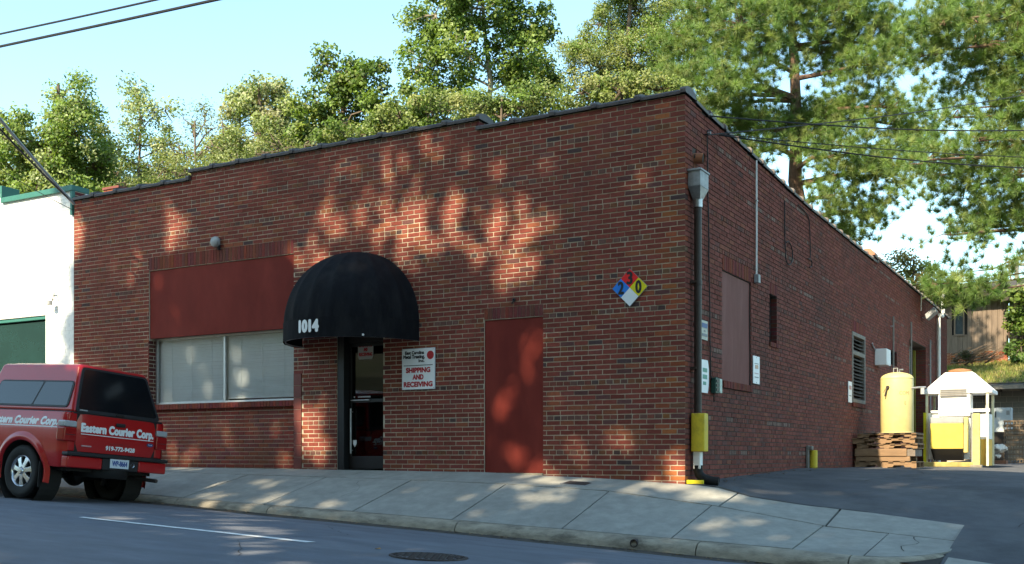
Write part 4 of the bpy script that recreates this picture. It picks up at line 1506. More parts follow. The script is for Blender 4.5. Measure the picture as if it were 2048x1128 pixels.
MB().box(x0, x1, YK + .10, YK + .9, z0, z1).build('cabinet', WHITEPAINT, kb, bevel=.01)
x2, z2 = K(725, 522)
MB().box(x1 + .03, x2, YK + .12, YK + .85, K(0, 780)[1], z2 - .01).build('side_panel', WHITEPAINT, kb, bevel=.01)
MB().box(x1 + .03, x2, YK + .10, YK + .85, zf, K(0, 782)[1]).build('side_panel', pmat('orange_yellow', (.72, .45, .08), rough=.5, var=.1), kb, bevel=.01)
MB().box(x1, x2 + .02, YK + .05, YK + .10, K(0, 520)[1], K(0, 490)[1]).build('rail', WHITEPAINT, kb, bevel=.006)
MB().box(K(150, 0)[0], K(540, 0)[0], YK + .04, YK + .10, K(0, 520)[1] - .01, K(0, 500)[1]).build('rail', WHITEPAINT, kb, bevel=.006)
MB().tube([(x1 + .05, YK + .07, zf), (x1 + .05, YK + .07, z2)], .03, 8).build('pipe', GREYMETAL, kb)
MB().tube([(x2 - .08, YK + .07, K(0, 490)[1]), (x2 - .08, YK + .07, K(0, 460)[1])], .015, 8).build('valve', STEEL, kb)
MB().box(K(85, 0)[0], K(112, 0)[0], YK - .06, YK - .002, zf, K(0, 520)[1]).build('guard_post', pmat('safety_yellow', (.68, .60, .02), rough=.5, var=.1), kb, bevel=.006)

x0, z1 = K(150, 622, YK - .35)
x1, z0 = K(470, 870, YK - .35)
zs1 = K(0, 565, YK - .35)[1]
zl = K(0, 985, YK - .35)[1]
hp = thing('yellow_hopper', 'yellow steel hopper with grey lid and black undercut base in front of the booth', 'hopper', (0, 0, 0))
MB().box(x0, x1, YK - .35, YK + .06, z0, z1).build('body', pmat('hopper_yellow', (.60, .47, .08), rough=.4, var=.1, stain=(.45, .36, .06), stain_scale=2.5), hp, bevel=.012)
MB().box(x0 - .005, x1 + .005, YK - .34, YK + .06, z1 + .002, zs1).build('lid', GREYMETAL, hp, bevel=.01)
MB().box(x1 + .002, x1 + .10, YK - .25, YK + .06, z0 - .1, zs1 - .01).build('side_frame', pmat('hopper_side', (.55, .45, .16), rough=.5, var=.2), hp, bevel=.008)
MB().hexa([(x0 + .06, YK - .15, zl), (x1 - .02, YK - .15, zl), (x1 - .02, YK + .05, zl), (x0 + .06, YK + .05, zl), (x0 + .004, YK - .34, z0 - .002), (x1 - .004, YK - .34, z0 - .002), (x1 - .004, YK + .05, z0 - .002), (x0 + .004, YK + .05, z0 - .002)]).build('base', BLACK, hp, bevel=.006)
bx0, bz1 = K(50, 985, YK - .5)
bx1, bz0 = K(570, 1035, YK - .5)
o = MB().box(max(bx0, .02), bx1, YK - .5, YK - .36, zf - .03, zf + .10).build('wheel_stop', pmat('worn_yellow_concrete', (.34, .27, .09), rough=.9, var=.3, scale=8), bevel=.02)
tag(o, 'long worn yellow concrete wheel stop at the foot of the hopper', 'wheel stop')
p0 = K(567, 525, YK - .7)
p1 = K(640, 1045, YK - .7)
t = thing('yellow_bollard', 'square yellow bollard standing right of the yellow hopper', 'bollard', ((p0[0] + p1[0]) / 2, YK - .7, zf))
wd = (p1[0] - p0[0]) / 2
MB().box(-wd, wd, -wd, wd, -.05, p0[1] - zf).build('post', pmat('bollard_yellow', (.48, .42, .15), rough=.7, var=.2, scale=9, stain=(.28, .2, .08), stain_scale=6, stain_amt=.7), t, bevel=.02)
MB().box(-wd - .05, wd + .05, -wd - .05, wd + .05, -.04, .03).build('footing', KERB, t, bevel=.01)

# junk pile, baskets and a cabinet farther back
YJ = 20.0
jx0, jz1 = K(682, 985, YJ)
jx1, jz0 = K(895, 1020, YJ)
o = MB().box(jx0, jx1, YJ, YJ + .5, jz0, jz1).build('rust_tray', pmat('rust_brown', (.19, .085, .05), rough=.8, var=.3), bevel=.006)
tag(o, 'low rust brown tray on the asphalt holding white rags', 'tray')
fr = thing('wire_rack', 'thin dark wire rack standing in the rust brown tray', 'rack', (jx0, YJ + .05, jz1))
W_ = jx1 - jx0
for a in (.02, .98):
    for b in (0, .38):
        MB().tube([(W_ * a, b, 0), (W_ * a, b, .34)], .010, 5).build('upright', RUST, fr)
for z in (.05, .17, .30):
    MB().tube([(0.02, 0, z), (W_ * .98, 0, z)], .008, 5).build('rail', RUST, fr)
for k, (cx, cy, cz_, s_) in enumerate(((.18, .2, .14, .16), (.52, .2, .12, .12), (.62, .2, .34, .20), (.82, .22, .33, .12))):
    m_ = MB()
    rr = random.Random(k)

    def blob(a, b):
        th, ph = 2 * math.pi * a, math.pi * b
        r_ = s_ * (1 + .22 * math.sin(3 * th + k) * math.sin(2 * ph) + .15 * math.sin(5 * th + 2 * ph * 2))
        return (r_ * math.sin(ph) * math.cos(th), r_ * .8 * math.sin(ph) * math.sin(th), r_ * .55 * math.cos(ph))
    m_.grid(blob, 14, 8)
    o = m_.build('rag', pmat('white_cloth', (.68, .66, .62), rough=.95, var=.12, scale=20), smooth=True)
    o.location = (jx0 + W_ * cx, YJ + cy, jz1 + cz_)
    tag(o, ('crumpled white rag at the left end of the tray', 'smaller crumpled white rag low in the middle of the tray', 'largest crumpled white rag heaped on top of the wire rack', 'small crumpled white rag at the right end on the wire rack')[k], 'rag', 'white rags in the tray')

YC = 27.0
cx0, cz1 = K(768, 470, YC)
cx1, cz0 = K(946, 705, YC)
cb = thing('steel_cabinet', 'pale blue grey steel cabinet on a dark base before the block wall', 'cabinet', (0, 0, 0))
MB().box(cx0, cx1, YC, YC + .5, cz0, cz1).build('body', pmat('pale_blue_paint', (.52, .58, .62), rough=.5, var=.08), cb, bevel=.01)
MB().box(cx0 + .06, cx0 + .09, YC - .02, YC, lerp(cz0, cz1, .6), lerp(cz0, cz1, .85)).build('handle', RUST, cb)
MB().box(cx0 + (cx1 - cx0) * .72, cx0 + (cx1 - cx0) * .9, YC - .015, YC, lerp(cz0, cz1, .7), lerp(cz0, cz1, .88)).build('label_plate', GREYMETAL, cb)
zl27 = z_lot(1.5, 27)
MB().box(K(752, 0, YC)[0], K(880, 0, YC)[0], YC - .1, YC + .5, zl27 - .02, cz0).build('base', pmat('dark_base', (.06, .05, .045), rough=.9, var=.4), cb, bevel=.01)
YS = 25.5
sx0, sz1 = K(872, 588, YS)
sx1, sz0 = K(1062, 930, YS)
zl25 = z_lot(1.6, YS) - .0
nst = 9
hb = (sz1 - zl25) / nst
BASK = pmat('rusty_basket', (.17, .125, .085), rough=.8, var=.35, scale=8)
proto = None
for k in range(nst):
    lab = ('lowest', 'second', 'third', 'fourth', 'fifth', 'sixth', 'seventh', 'eighth', 'topmost')[k] + (' rusty wire basket' + (' counted up the stack' if 0 < k < 8 else ' of the stack') + ' by the grey cabinet')
    if proto is None:
        proto = thing('wire_basket', lab, 'basket', (0, 0, 0), group='stacked rusty baskets')
        W_ = (sx1 - sx0)
        MB().box(0, W_, 0, .8, .0, .012).build('floor_plate', BASK, proto)
        MB().box(-.01, W_ + .01, -.02, .0, hb * .62, hb * .9).box(-.01, W_ + .01, .8, .82, hb * .62, hb * .9).box(-.02, -.001, 0, .8, hb * .62, hb * .9).box(W_ + .001, W_ + .02, 0, .8, hb * .62, hb * .9).build('rim', BASK, proto)
        for q in range(7):
            MB().box(lerp(0, W_ - .03, q / 6), lerp(0, W_ - .03, q / 6) + .03, -.012, .0, .0, hb * .62).build('bar', BASK, proto)
        o = proto
    else:
        o = copy_tree(proto)
        o['label'] = lab
    o.location = (sx0 + random.uniform(-.015, .015), YS + random.uniform(-.02, .02), zl25 + k * hb)
    o.rotation_euler = (0, 0, random.uniform(-.012, .012))

# block retaining wall with a lean-to roof, the bank above it, the barn
YW = 30.0
ZR = atY(2000, 771, YW - 1.1)[2]
bw = thing('block_wall', 'concrete block wall under a lean-to roof at the back of the yard', 'wall', (0, 0, 0))
MB().box(-14, 16, YW + .012, YW + .3, -.3, ZR + .02).build('core', MORTAR, bw)
bl = MB()
nb = 0
for r in range(17):
    z0 = -.1 + r * .203
    s = -.4 + (.2 if r % 2 else 0)
    while s < 12:
        x0, x1 = s + .006, s + .40
        dd = random.uniform(0, .004)
        if z0 + .195 < ZR - .02:
            if 0.3 < s < 3.2:
                MB().box(x0, x1, YW + dd, YW + .08, z0 + .006, z0 + .197).build('block', BLOCK, bw)
                nb += 1
            else:
                bl.box(x0, x1, YW + dd, YW + .08, z0 + .006, z0 + .197)
        s += .406
bl.build('block_courses', BLOCK, bw, kind='stuff')
lt = thing('lean_to_roof', 'low flat lean-to roof with pale board edge along the block wall', 'roof', (0, 0, 0))
MB().hexa([(-3, YW - 1.1, ZR - .06), (14, YW - 1.1, ZR - .10), (14, YW + .2, ZR + .06), (-3, YW + .2, ZR + .10), (-3, YW - 1.1, ZR), (14, YW - 1.1, ZR - .04), (14, YW + .2, ZR + .12), (-3, YW + .2, ZR + .16)]).build('deck', DARKWOOD, lt)
MB().box(-3, 14, YW - 1.135, YW - 1.103, ZR - .13, ZR + .02).build('fascia', FADED, lt)
MB().prism([(YW - 1.0, ZR - .08), (YW, ZR - .04), (YW, ZR - .5)], .6, .68, 'yz').build('bracket', FADED, lt)
for k in range(6):
    MB().box(.2 + k * .8, .28 + k * .8, YW - 1.09, YW + .1, ZR - .17, ZR - .065).build('rafter', DARKWOOD, lt)

YBN = 37.0
ZB0 = atY(1960, 718, YBN)[2]


def z_bank(x, y):
    t_ = min(1, max(0, (y - YW) / (YBN - YW - .3)))
    return ZR + .10 + (ZB0 - .25 - ZR - .10) * (t_ ** .85) + .10 * math.sin(1.3 * x + .7 * y) * t_ * (1 - t_ * .5) + max(0, y - 42) * .03


mb = MB()
mb.grid(lambda a, b: (lerp(-60, 60, a), lerp(YW + .25, 120, b ** 2), z_bank(lerp(-60, 60, a), lerp(YW + .25, 120, b ** 2))), 120, 60)
structure('grass_bank', mb, GRASSG, fix=False, smooth=True)
mb = MB()
mb.grid(lambda a, b: (lerp(-500, 500, a), lerp(-500, 700, b), -2.6), 4, 4)
structure('terrain', mb, EARTH, fix=False)
mb = MB()
mb.add([(-60, .35, -.05), (-.02, .35, -.05), (-.02, 30.3, -.05), (-60, 30.3, -.05)], [(0, 1, 2, 3)])
structure('back_ground', mb, EARTH, fix=False)

# grass blades on the bank, in view on the right
ng = 16000
gx = RNG.uniform(-3.0, 5.5, ng)
gy = YW + .3 + (YBN - YW - .6) * RNG.uniform(0, 1, ng) ** 1.0
gz = np.array([z_bank(a, b) for a, b in zip(gx, gy)])
h_ = RNG.uniform(.06, .22, ng)
an = RNG.uniform(0, 6.28, ng)
lean = RNG.normal(0, .06, (ng, 2))
wv = np.c_[np.cos(an), np.sin(an), np.zeros(ng)] * .018
B0 = np.c_[gx, gy, gz - .02]
V = np.stack([B0 - wv, B0 + wv, B0 + np.c_[lean, h_]], 1)
gc = np.where((RNG.uniform(0, 1, ng) < .38)[:, None], np.array([[.36, .30, .12]]), np.array([[.19, .23, .05]])) * RNG.uniform(.6, 1.4, ng)[:, None]
o = quads_object('grass', V, gc, LEAF, k=3, kind='stuff')
o['label'] = 'dry green grass growing on the bank above the block wall'
o['category'] = 'grass'

brn = thing('wooden_barn', 'weathered grey board barn on a brick base above the grass bank', 'barn', (0, 0, 0))
bx1 = atY(2017, 650, YBN)[0]
zw0, zw1 = atY(1960, 703, YBN)[2], atY(1960, 588, YBN)[2]
wx0, wz1 = atY(1911, 612, YBN)[[0, 2]]
wx1, wz0 = atY(1926, 668, YBN)[[0, 2]]
MB().box(-7, bx1 - .02, YBN + .05, YBN + .3, ZB0 - .8, zw1 + .3).build('inner_wall', DARKIN, brn)
x = -3.4
while x < bx1 - .05:
    wb = random.uniform(.17, .25)
    x2 = min(x + wb, bx1)
    dd = random.uniform(-.01, .012)
    zz0 = zw0 + random.uniform(-.04, .03)
    if x2 > wx0 and x < wx1:
        MB().box(x + .005, x2 - .005, YBN + dd, YBN + .03, zz0, wz0 - .03).build('wall_board', BARNWOOD, brn)
        MB().box(x + .005, x2 - .005, YBN + dd, YBN + .03, wz1 + .03, zw1).build('wall_board', BARNWOOD, brn)
    else:
        MB().box(x + .005, x2 - .005, YBN + dd, YBN + .03, zz0, zw1).build('wall_board', BARNWOOD, brn)
    x = x2
wn = MB().box(wx0 - .06, wx1 + .06, YBN - .03, YBN + .02, wz0 - .07, wz0).box(wx0 - .06, wx1 + .06, YBN - .03, YBN + .02, wz1, wz1 + .06).box(wx0 - .06, wx0, YBN - .03, YBN + .02, wz0, wz1).box(wx1, wx1 + .06, YBN - .03, YBN + .02, wz0, wz1).build('window', BARNWOOD, brn)
MB().box(wx0, wx1, YBN + .0, YBN + .015, wz0, wz1).build('pane', pmat('dull_glass', (.05, .065, .075), rough=.15, var=.2, bump=0, spec=.6), wn)
mbs = MB().add([(-7, YBN + .012, ZB0 - .8), (bx1, YBN + .012, ZB0 - .8), (bx1, YBN + .012, zw0 + .03), (-7, YBN + .012, zw0 + .03)], [(0, 1, 2, 3)]).build('brick_base', MORTAR, brn, fix=False)
plain_bricks('base_brick', BRICK, mbs, lambda u, z, d: (u, YBN + d, z), -3.2, bx1, ZB0 - .55, zw0 + .02, .0, lambda: tuple(c * random.uniform(.8, 1.2) for c in (.30, .10, .05)))
# recessed porch to the right, then the roofs
MB().box(bx1, bx1 + 6, YBN + 1.8, YBN + 2.0, ZB0 - .8, zw1 + .4).build('recess_wall', DARKWOOD, brn)
MB().box(bx1 + .02, bx1 + .2, YBN + .05, YBN + 1.8, ZB0 - .6, zw1).build('return_wall', BARNWOOD, brn)
ze = atY(1960, 592, YBN - .6)[2]
MB().hexa([(-8, YBN - .7, ze), (bx1 + .3, YBN - .7, ze), (bx1 + .3, YBN + 5, ze + 1.3), (-8, YBN + 5, ze + 1.3), (-8, YBN - .7, ze + .12), (bx1 + .3, YBN - .7, ze + .12), (bx1 + .3, YBN + 5, ze + 1.42), (-8, YBN + 5, ze + 1.42)]).build('roof', DARKWOOD, brn)
zr1, zr2 = atY(2020, 597, YBN - 1)[2], atY(2048, 590, YBN - 1)[2]
xr = atY(2015, 590, YBN - 1)[0]
for k, (dz, th, yy) in enumerate(((0, .16, -1.0), (.42, .22, -.6))):
    MB().hexa([(xr - .2 + k * .1, YBN + yy, zr1 + dz - .1), (xr + 6, YBN + yy, zr1 + dz + .9), (xr + 6, YBN + 5, zr1 + dz + 1.6), (xr - .2, YBN + 5, zr1 + dz + .6), (xr - .2 + k * .1, YBN + yy, zr1 + dz - .1 + th), (xr + 6, YBN + yy, zr1 + dz + .9 + th), (xr + 6, YBN + 5, zr1 + dz + 1.6 + th), (xr - .2, YBN + 5, zr1 + dz + .6 + th)]).build('porch_roof', DARKWOOD if k == 0 else FADED, brn)
t = thing('utility_pole', 'distant bare wooden utility pole above the barn roof at far right', 'pole', tuple(atY(2033, 600, 60)))
zt_ = atY(2033, 514, 60)[2] - atY(2033, 600, 60)[2]
MB().tube([(0, 0, -5), (.02, 0, zt_)], [.16, .12], 8).build('shaft', FADED, t)
MB().box(-.6, .6, -.05, .05, zt_ - .55, zt_ - .42).build('cross_arm', FADED, t)

# ------------------------------------------------------------------ neighbour: white painted brick building
NB = thing('white_building', 'white painted brick shop with green coping, left of the red brick building', 'building', (0, 0, 0))
XS = atY(8, 400, 0)[0]
zt1 = atY(148, 380, 0)[2] - .01
zt2 = atY(2, 396, 0)[2] + .12
gwx1, gwz1 = atY(91, 630, 0)[[0, 2]]
nh = [(-26, gwx1, -.2, gwz1)]
XN = XL - .012
wb = MB()
wall_sheet(wb, PT_F, -34, XN, -.6, lambda x: zt1 if x > XS else zt2, nh, .005, (XS,))
reveals(wb, PT_F, nh[0], .005, .3)
nw_ = wb.build('front_wall', WHITEPAINT, NB, fix=False)
pb = MB()
n = 0
z = -.3
while z < zt2 - CH:
    s = 0.02 + (.107 if n % 2 else 0)
    while s < 22:
        a, b = XN - s - BL, XN - s
        zc = z + CH / 2
        if not (zc < gwz1 + .03 and a < gwx1 + .02) and not (zc > zt1 - .04 and b > XS - .05):
            d = random.uniform(-.003, .002)
            pb.add([(a, d, z), (b, d, z), (b, d, z + CH - .008), (a, d, z + CH - .008), (a, .01, z), (b, .01, z), (b, .01, z + CH - .008), (a, .01, z + CH - .008)], [(0, 1, 2, 3), (0, 4, 5, 1), (1, 5, 6, 2), (2, 6, 7, 3), (3, 7, 4, 0)])
        s += BL + .009
    z += CH
    n += 1
pb.build('brick_courses', WHITEPAINT, nw_, fix=False, kind='stuff')
MB().box(-34, XN - .02, .34, 14, -.5, zt1 - .5).build('inner_core', DARKIN, NB)
MB().box(XS + .001, XN - .003, .01, .30, zt1 - .6, zt1 - .002).build('parapet', MORTAR, NB)
plain_bricks('parapet_brick', BRICK, NB, lambda u, z, d: (XN + .004 - d, u, z), .03, .30, zt1 - .55, zt1, .0, rvc)
MB().box(-34, XS - .002, .01, .30, zt1 - .6, zt2 - .002).build('parapet', WHITEPAINT, NB)
MB().box(XS - .04, XN + .012, -.05, .34, zt1, zt1 + .10).build('green_coping', GREENTRIM, NB, bevel=.006)
MB().box(XN - .05, XN + .008, -.04, .028, zt1 - .45, zt1 - .002).build('green_coping', GREENTRIM, NB, bevel=.004)
MB().box(XN - .03, XN + .006, .255, .335, zt1 - .5, zt1 - .002).build('corner_trim', WHITEPAINT, NB, bevel=.004)
MB().box(-34, XS - .06, -.05, .34, zt2, zt2 + .10).build('green_coping', GREENTRIM, NB, bevel=.006)
MB().box(XS - .06, XS + .0, -.05, .34, zt1 + .101, zt2 + .10).build('green_coping', GREENTRIM, NB, bevel=.006)
fw = MB().box(-26, gwx1 - .002, .03, .13, gwz1 - .07, gwz1 - .002).box(gwx1 - .05, gwx1 - .003, .03, .13, .2, gwz1 - .102)
fx_ = gwx1 - 1.9
while fx_ > -26:
    fw.box(fx_, fx_ + .06, .03, .13, .2, gwz1 - .102)
    fx_ -= 1.9
fw = fw.build('shop_window', GREENTRIM, NB, bevel=.006)
MB().box(-26, gwx1 - .052, .08, .10, .2, gwz1 - .102).build('pane', TEALGLASS, fw)
p = atY(107, 600, -.05)
t = thing('security_lamp', 'small metal security lamp on a bent arm on the white wall', 'lamp', (p[0], 0, p[2]))
MB().tube([(-.05, -.02, .10), (.03, -.05, .13), (.06, -.10, .08), (.06, -.12, -.02), (.02, -.14, -.06)], .014, 6).build('arm', GREYMETAL, t, smooth=True)
MB().lathe([(0, .05), (.05, .04), (.06, -.03), (.0, -.03)], 12, c=(.0, -.14, -.07)).build('shade', GREYMETAL, t, smooth=True)
MB().box(-.08, -.03, -.02, .0, .03, .16).build('plate', WHITEPAINT, t)
# ------------------------------------------------------------------ the red pickup with a cap
TR = thing('pickup_truck', 'red pickup with a red bed cap and white courier lettering, parked at the kerb', 'pickup truck', (-7.95, -3.11, -.246), (-.072, .045, 0))
WB = 3.19


def side_y(z):
    return float(np.interp(z, [.40, .52, .64, .80, .95, 1.08, 1.17], [.800, .832, .852, .862, .858, .842, .812]))


def arch_z(x):
    b = .445
    for xc in (0, -WB):
        if abs(x - xc) < .455:
            b = max(b, .33 + math.sqrt(.455 ** 2 - (x - xc) ** 2))
    return b


def skin(name, x0, x1, ztop, sy):
    xs = sorted(set(list(np.linspace(x0, x1, 26)) + [xc + .455 * math.cos(a) for xc in (0, -WB) for a in np.linspace(0, math.pi, 25) if x0 < xc + .455 * math.cos(a) < x1]))
    nz = 10
    mb = MB()
    vs = []
    for x in xs:
        zb, zt = arch_z(x), ztop(x)
        taper = 0 if x > -3.4 else (-3.4 - x) * .16
        corner = 0 if x < .74 else .06 * ((x - .74) / .10) ** 2
        for k in range(nz + 1):
            z = lerp(zb, zt, k / nz)
            crease = -.006 if .70 < z < .715 else 0
            vs.append((x, sy * (side_y(z) - taper - corner + crease), z))
    n = nz + 1
    fs = [(i * n + k, (i + 1) * n + k, (i + 1) * n + k + 1, i * n + k + 1) for i in range(len(xs) - 1) for k in range(nz)]
    mb.add(vs, fs)
    return mb.build(name, TRUCKRED, TR, smooth=True)


for sy in (-1, 1):
    bs = skin('bed_side', -1.16, .84, lambda x: 1.17, sy)
    skin('cab_side', -2.72, -1.18, lambda x: 1.13, sy)
    skin('fender', -4.05, -2.735, lambda x: 1.06 - max(0, -3.4 - x) * .12, sy)
    for xc in (0, -WB):
        mb = MB()

        def flare(a, b):
            t = lerp(R(-12), R(192), a)
            rr = lerp(.44, .555, b)
            z = .33 + rr * math.sin(t)
            return (xc + rr * math.cos(t), sy * (side_y(min(max(z, .42), 1.1)) + .034 * math.sin(math.pi * min(1, b * 1.0 + .12)) * 1.0 + .002), z)
        mb.grid(flare, 30, 5)
        mb.build('wheel_arch_flare', TRUCKRED, TR, smooth=True)
        MB().lathe([(.455, 0), (.455, .30), (0, .30)], 28, axis='y', c=(xc, 0, .33)).build('wheel_well', DARKIN, TR).location = (0, (-.84 if sy < 0 else .54), 0)
MB().box(-4.0, .74, -.70, .70, .40, .52).build('chassis', DARKIN, TR)
MB().box(-1.1, .76, -.78, .78, 1.0, 1.16).build('bed_floor', DARKIN, TR)
tg = MB().grid(lambda a, b: (.828 + .012 * math.sin(math.pi * b) - .02 * abs(2 * a - 1) ** 6, lerp(-.665, .665, a), lerp(.665, 1.165, b)), 24, 10)
tg = tg.build('tailgate', TRUCKRED, TR, fix=False, smooth=True)
MB().box(.79, .815, -.80, .80, .62, 1.16).build('tailgate_gap', DARKIN, TR)
for sy in (-1, 1):
    MB().box(.70, .826, sy * .672 - (0 if sy > 0 else .135), sy * .672 + (.135 if sy > 0 else 0), .66, 1.165).build('corner_post', TRUCKRED, TR, bevel=.02)
    y0, y1 = sorted((sy * .672, sy * .876))
    tl = MB().box(.690, .846, y0, y1, .785, .975).build('tail_light', LENSRED, TR, bevel=.022, seg=3)
    MB().box(.70, .845, y0 + .004, y1 - .004, .977, 1.060).build('reversing_lens', LENSWHITE, tl, bevel=.02, seg=3)
    MB().box(.838, .8475, y0 + .025, y1 - .025, .872, .880).build('lens_rib', DARKPLASTIC, tl)
MB().box(.8395, .862, -.055, .10, 1.045, 1.095).build('tailgate_handle', DARKPLASTIC, tg, bevel=.012)
tgx = lambda y0, z0: (lambda a, b, d: (.8425 + d - .02 * abs((y0 + a) / .665) ** 6 - .010 * abs((z0 + b - .915) / .25) ** 2, y0 + a, z0 + b))
text('lettering', 'Eastern Courier Corp.', .15, LETTERWHITE, tgx(-.605, .925), tg, width=1.235, height=.125, bold=.010, spacing=1.06)
MB().box(.838, .8435, -.61, .62, .895, .905).build('underline', LETTERWHITE, tg)
text('phone_number', '919-772-9428', .1, LETTERWHITE, tgx(-.19, .712), tg, width=.50, height=.062, bold=.0045)
MB().lathe([(0, .8425), (.05, .8425), (.05, .836)], 24, axis='x').build('oval_badge', pmat('badge_blue', (.02, .05, .20), rough=.3, bump=0), tg)
ov = [c for c in tg.children if c.name.startswith('oval_badge')][0]
ov.scale = (1, 1.15, .5)
ov.location = (.003, .565, .84)
MB().lathe([(.046, .8432), (.0505, .8432), (.0505, .842)], 24, axis='x').build('badge_ring', CHROME, tg)
rg = [c for c in tg.children if c.name.startswith('badge_ring')][0]
rg.scale = (1, 1.15, .5)
rg.location = (.003, .565, .84)
text('badge_script', 'Ford', .03, LETTERWHITE, lambda a, b, d: (.8468 + d, .528 + a, .833 + b), tg, width=.072, height=.02, shear=.3)
text('model_letters', 'RANGER XLT', .03, pmat('dull_letters', (.25, .03, .03), rough=.4, bump=0), tgx(-.12, .795), tg, width=.34, height=.024)
for dy in (-.585,):
    MB().box(.834, .841, dy, dy + .16, .735, .752).build('sticker', pmat('dull_sticker', (.5, .3, .3), rough=.5, var=.4, scale=60, bump=0), tg)

bp = MB().box(.80, .925, -.85, .85, .600, .652).build('rear_bumper', DARKPLASTIC, TR, bevel=.015)
MB().box(.79, .905, -.272, .335, .445, .598).build('bumper_centre', DARKPLASTIC, bp, bevel=.01)
MB().box(.78, .908, -.835, -.276, .445, .598).build('bumper_end', TRUCKRED, bp, bevel=.02)
MB().box(.78, .908, .339, .835, .445, .598).build('bumper_end', TRUCKRED, bp, bevel=.02)
MB().lathe([(0, .90), (.022, .90), (.03, .908), (.034, .90)], 14, axis='x', c=(.004, .235, .535)).build('tow_hole', CHROME, bp)
pl = MB().box(.907, .916, -.155, .160, .478, .632).build('licence_plate', pmat('plate_white', (.62, .68, .74), rough=.4, var=.1, bump=0), bp)
text('plate_number', 'WP-8664', .1, pmat('plate_blue', (.04, .08, .28), rough=.5, bump=0), lambda a, b, d: (.9168 + d, -.125 + a, .505 + b), pl, width=.26, height=.075, bold=.004)
MB().box(.9163, .9172, -.10, .11, .60, .622).build('plate_band', pmat('plate_red', (.35, .12, .10), rough=.5, var=.4, scale=50, bump=0), pl)

cap = MB().hexa([(-1.14, -.752, 1.172), (.826, -.752, 1.172), (.826, .752, 1.172), (-1.14, .752, 1.172), (-.98, -.565, 1.842), (.655, -.565, 1.842), (.655, .565, 1.842), (-.98, .565, 1.842)]).build('bed_cap', TRUCKRED, TR, bevel=.055, seg=4)
MB().box(-1.15, .822, -.775, .775, 1.158, 1.185).build('cap_rail', DARKPLASTIC, TR, bevel=.008)
MB().hexa([(-.9, -.50, 1.838), (.25, -.50, 1.838), (.25, .50, 1.838), (-.9, .50, 1.838), (-.85, -.40, 1.868), (.10, -.40, 1.868), (.10, .40, 1.868), (-.85, .40, 1.868)]).build('roof_ridge', TRUCKRED, cap, bevel=.015)


def rounded(poly, r, n=4):
    out = []
    m_ = len(poly)
    for i in range(m_):
        p0, p1, p2 = [np.array(poly[(i + k) % m_], float) for k in (-1, 0, 1)]
        a = p1 + (p0 - p1) / np.linalg.norm(p0 - p1) * r
        b = p1 + (p2 - p1) / np.linalg.norm(p2 - p1) * r
        for k in range(n + 1):
            t_ = k / n
            out.append(tuple((1 - t_) ** 2 * a + 2 * t_ * (1 - t_) * p1 + t_ ** 2 * b))
    return out


def plate_on(name, poly, place, th, m, parent, r=.05):
    q = rounded(poly, r)
    n_ = len(q)
    vs = [place(a, b, 0) for a, b in q] + [place(a, b, th) for a, b in q]
    fs = [tuple(range(n_)), tuple(range(2 * n_ - 1, n_ - 1, -1))] + [(i, (i + 1) % n_, n_ + (i + 1) % n_, n_ + i) for i in range(n_)]
    return MB().add(vs, fs).build(name, m, parent)


rear = lambda y, z, d: (.826 - (z - 1.172) * .2552 + .002 + d * .97, y, z + d * .25)
plate_on('rear_window_seal', [(-.715, 1.182), (.715, 1.182), (.545, 1.80), (-.545, 1.80)], rear, .008, DARKPLASTIC, cap, .06)
plate_on('rear_window', [(-.665, 1.225), (.665, 1.225), (.515, 1.772), (-.515, 1.772)], rear, .0105, TRUCKGLASS, cap, .05)
MB().box(.83, .845, -.06, .08, 1.19, 1.225).build('latch', BLACK, cap, bevel=.006)
MB().box(.8305, .835, -.655, -.53, 1.205, 1.222).build('window_sticker', pmat('grey_sticker', (.3, .3, .3), rough=.6, var=.5, scale=80, bump=0), cap)
for sy in (-1, 1):
    sd = lambda x, z, d, sy=sy: (x, sy * (.752 - (z - 1.172) * .2791 + .002 + d), z + d * .28)
    plate_on('side_window_seal', [(-.93, 1.235), (.70, 1.235), (.68, 1.60), (-.86, 1.60)], sd, .008, DARKPLASTIC, cap, .07)
    plate_on('side_window', [(-.90, 1.258), (-.04, 1.258), (.06, 1.578), (-.84, 1.578)], sd, .0105, TRUCKGLASS, cap, .03)
    plate_on('side_window', [(-.005, 1.258), (.672, 1.258), (.652, 1.578), (.095, 1.578)], sd, .0105, TRUCKGLASS, cap, .03)
bs_l = [o for o in TR.children if o.name.startswith('bed_side')][0]
text('lettering', 'Eastern Courier Corp.', .15, LETTERWHITE, lambda a, b, d: (-.72 + a, -(side_y(.985 + b) + .003 + d), .985 + b), bs_l, width=1.40, height=.115, shear=.25, bold=.0095, spacing=1.05)
MB().grid(lambda a, b: (lerp(-.74, .68, a), -(side_y(lerp(.958, .970, b)) + .003), lerp(.958, .970, b)), 4, 1).build('underline', LETTERWHITE, bs_l, fix=False)

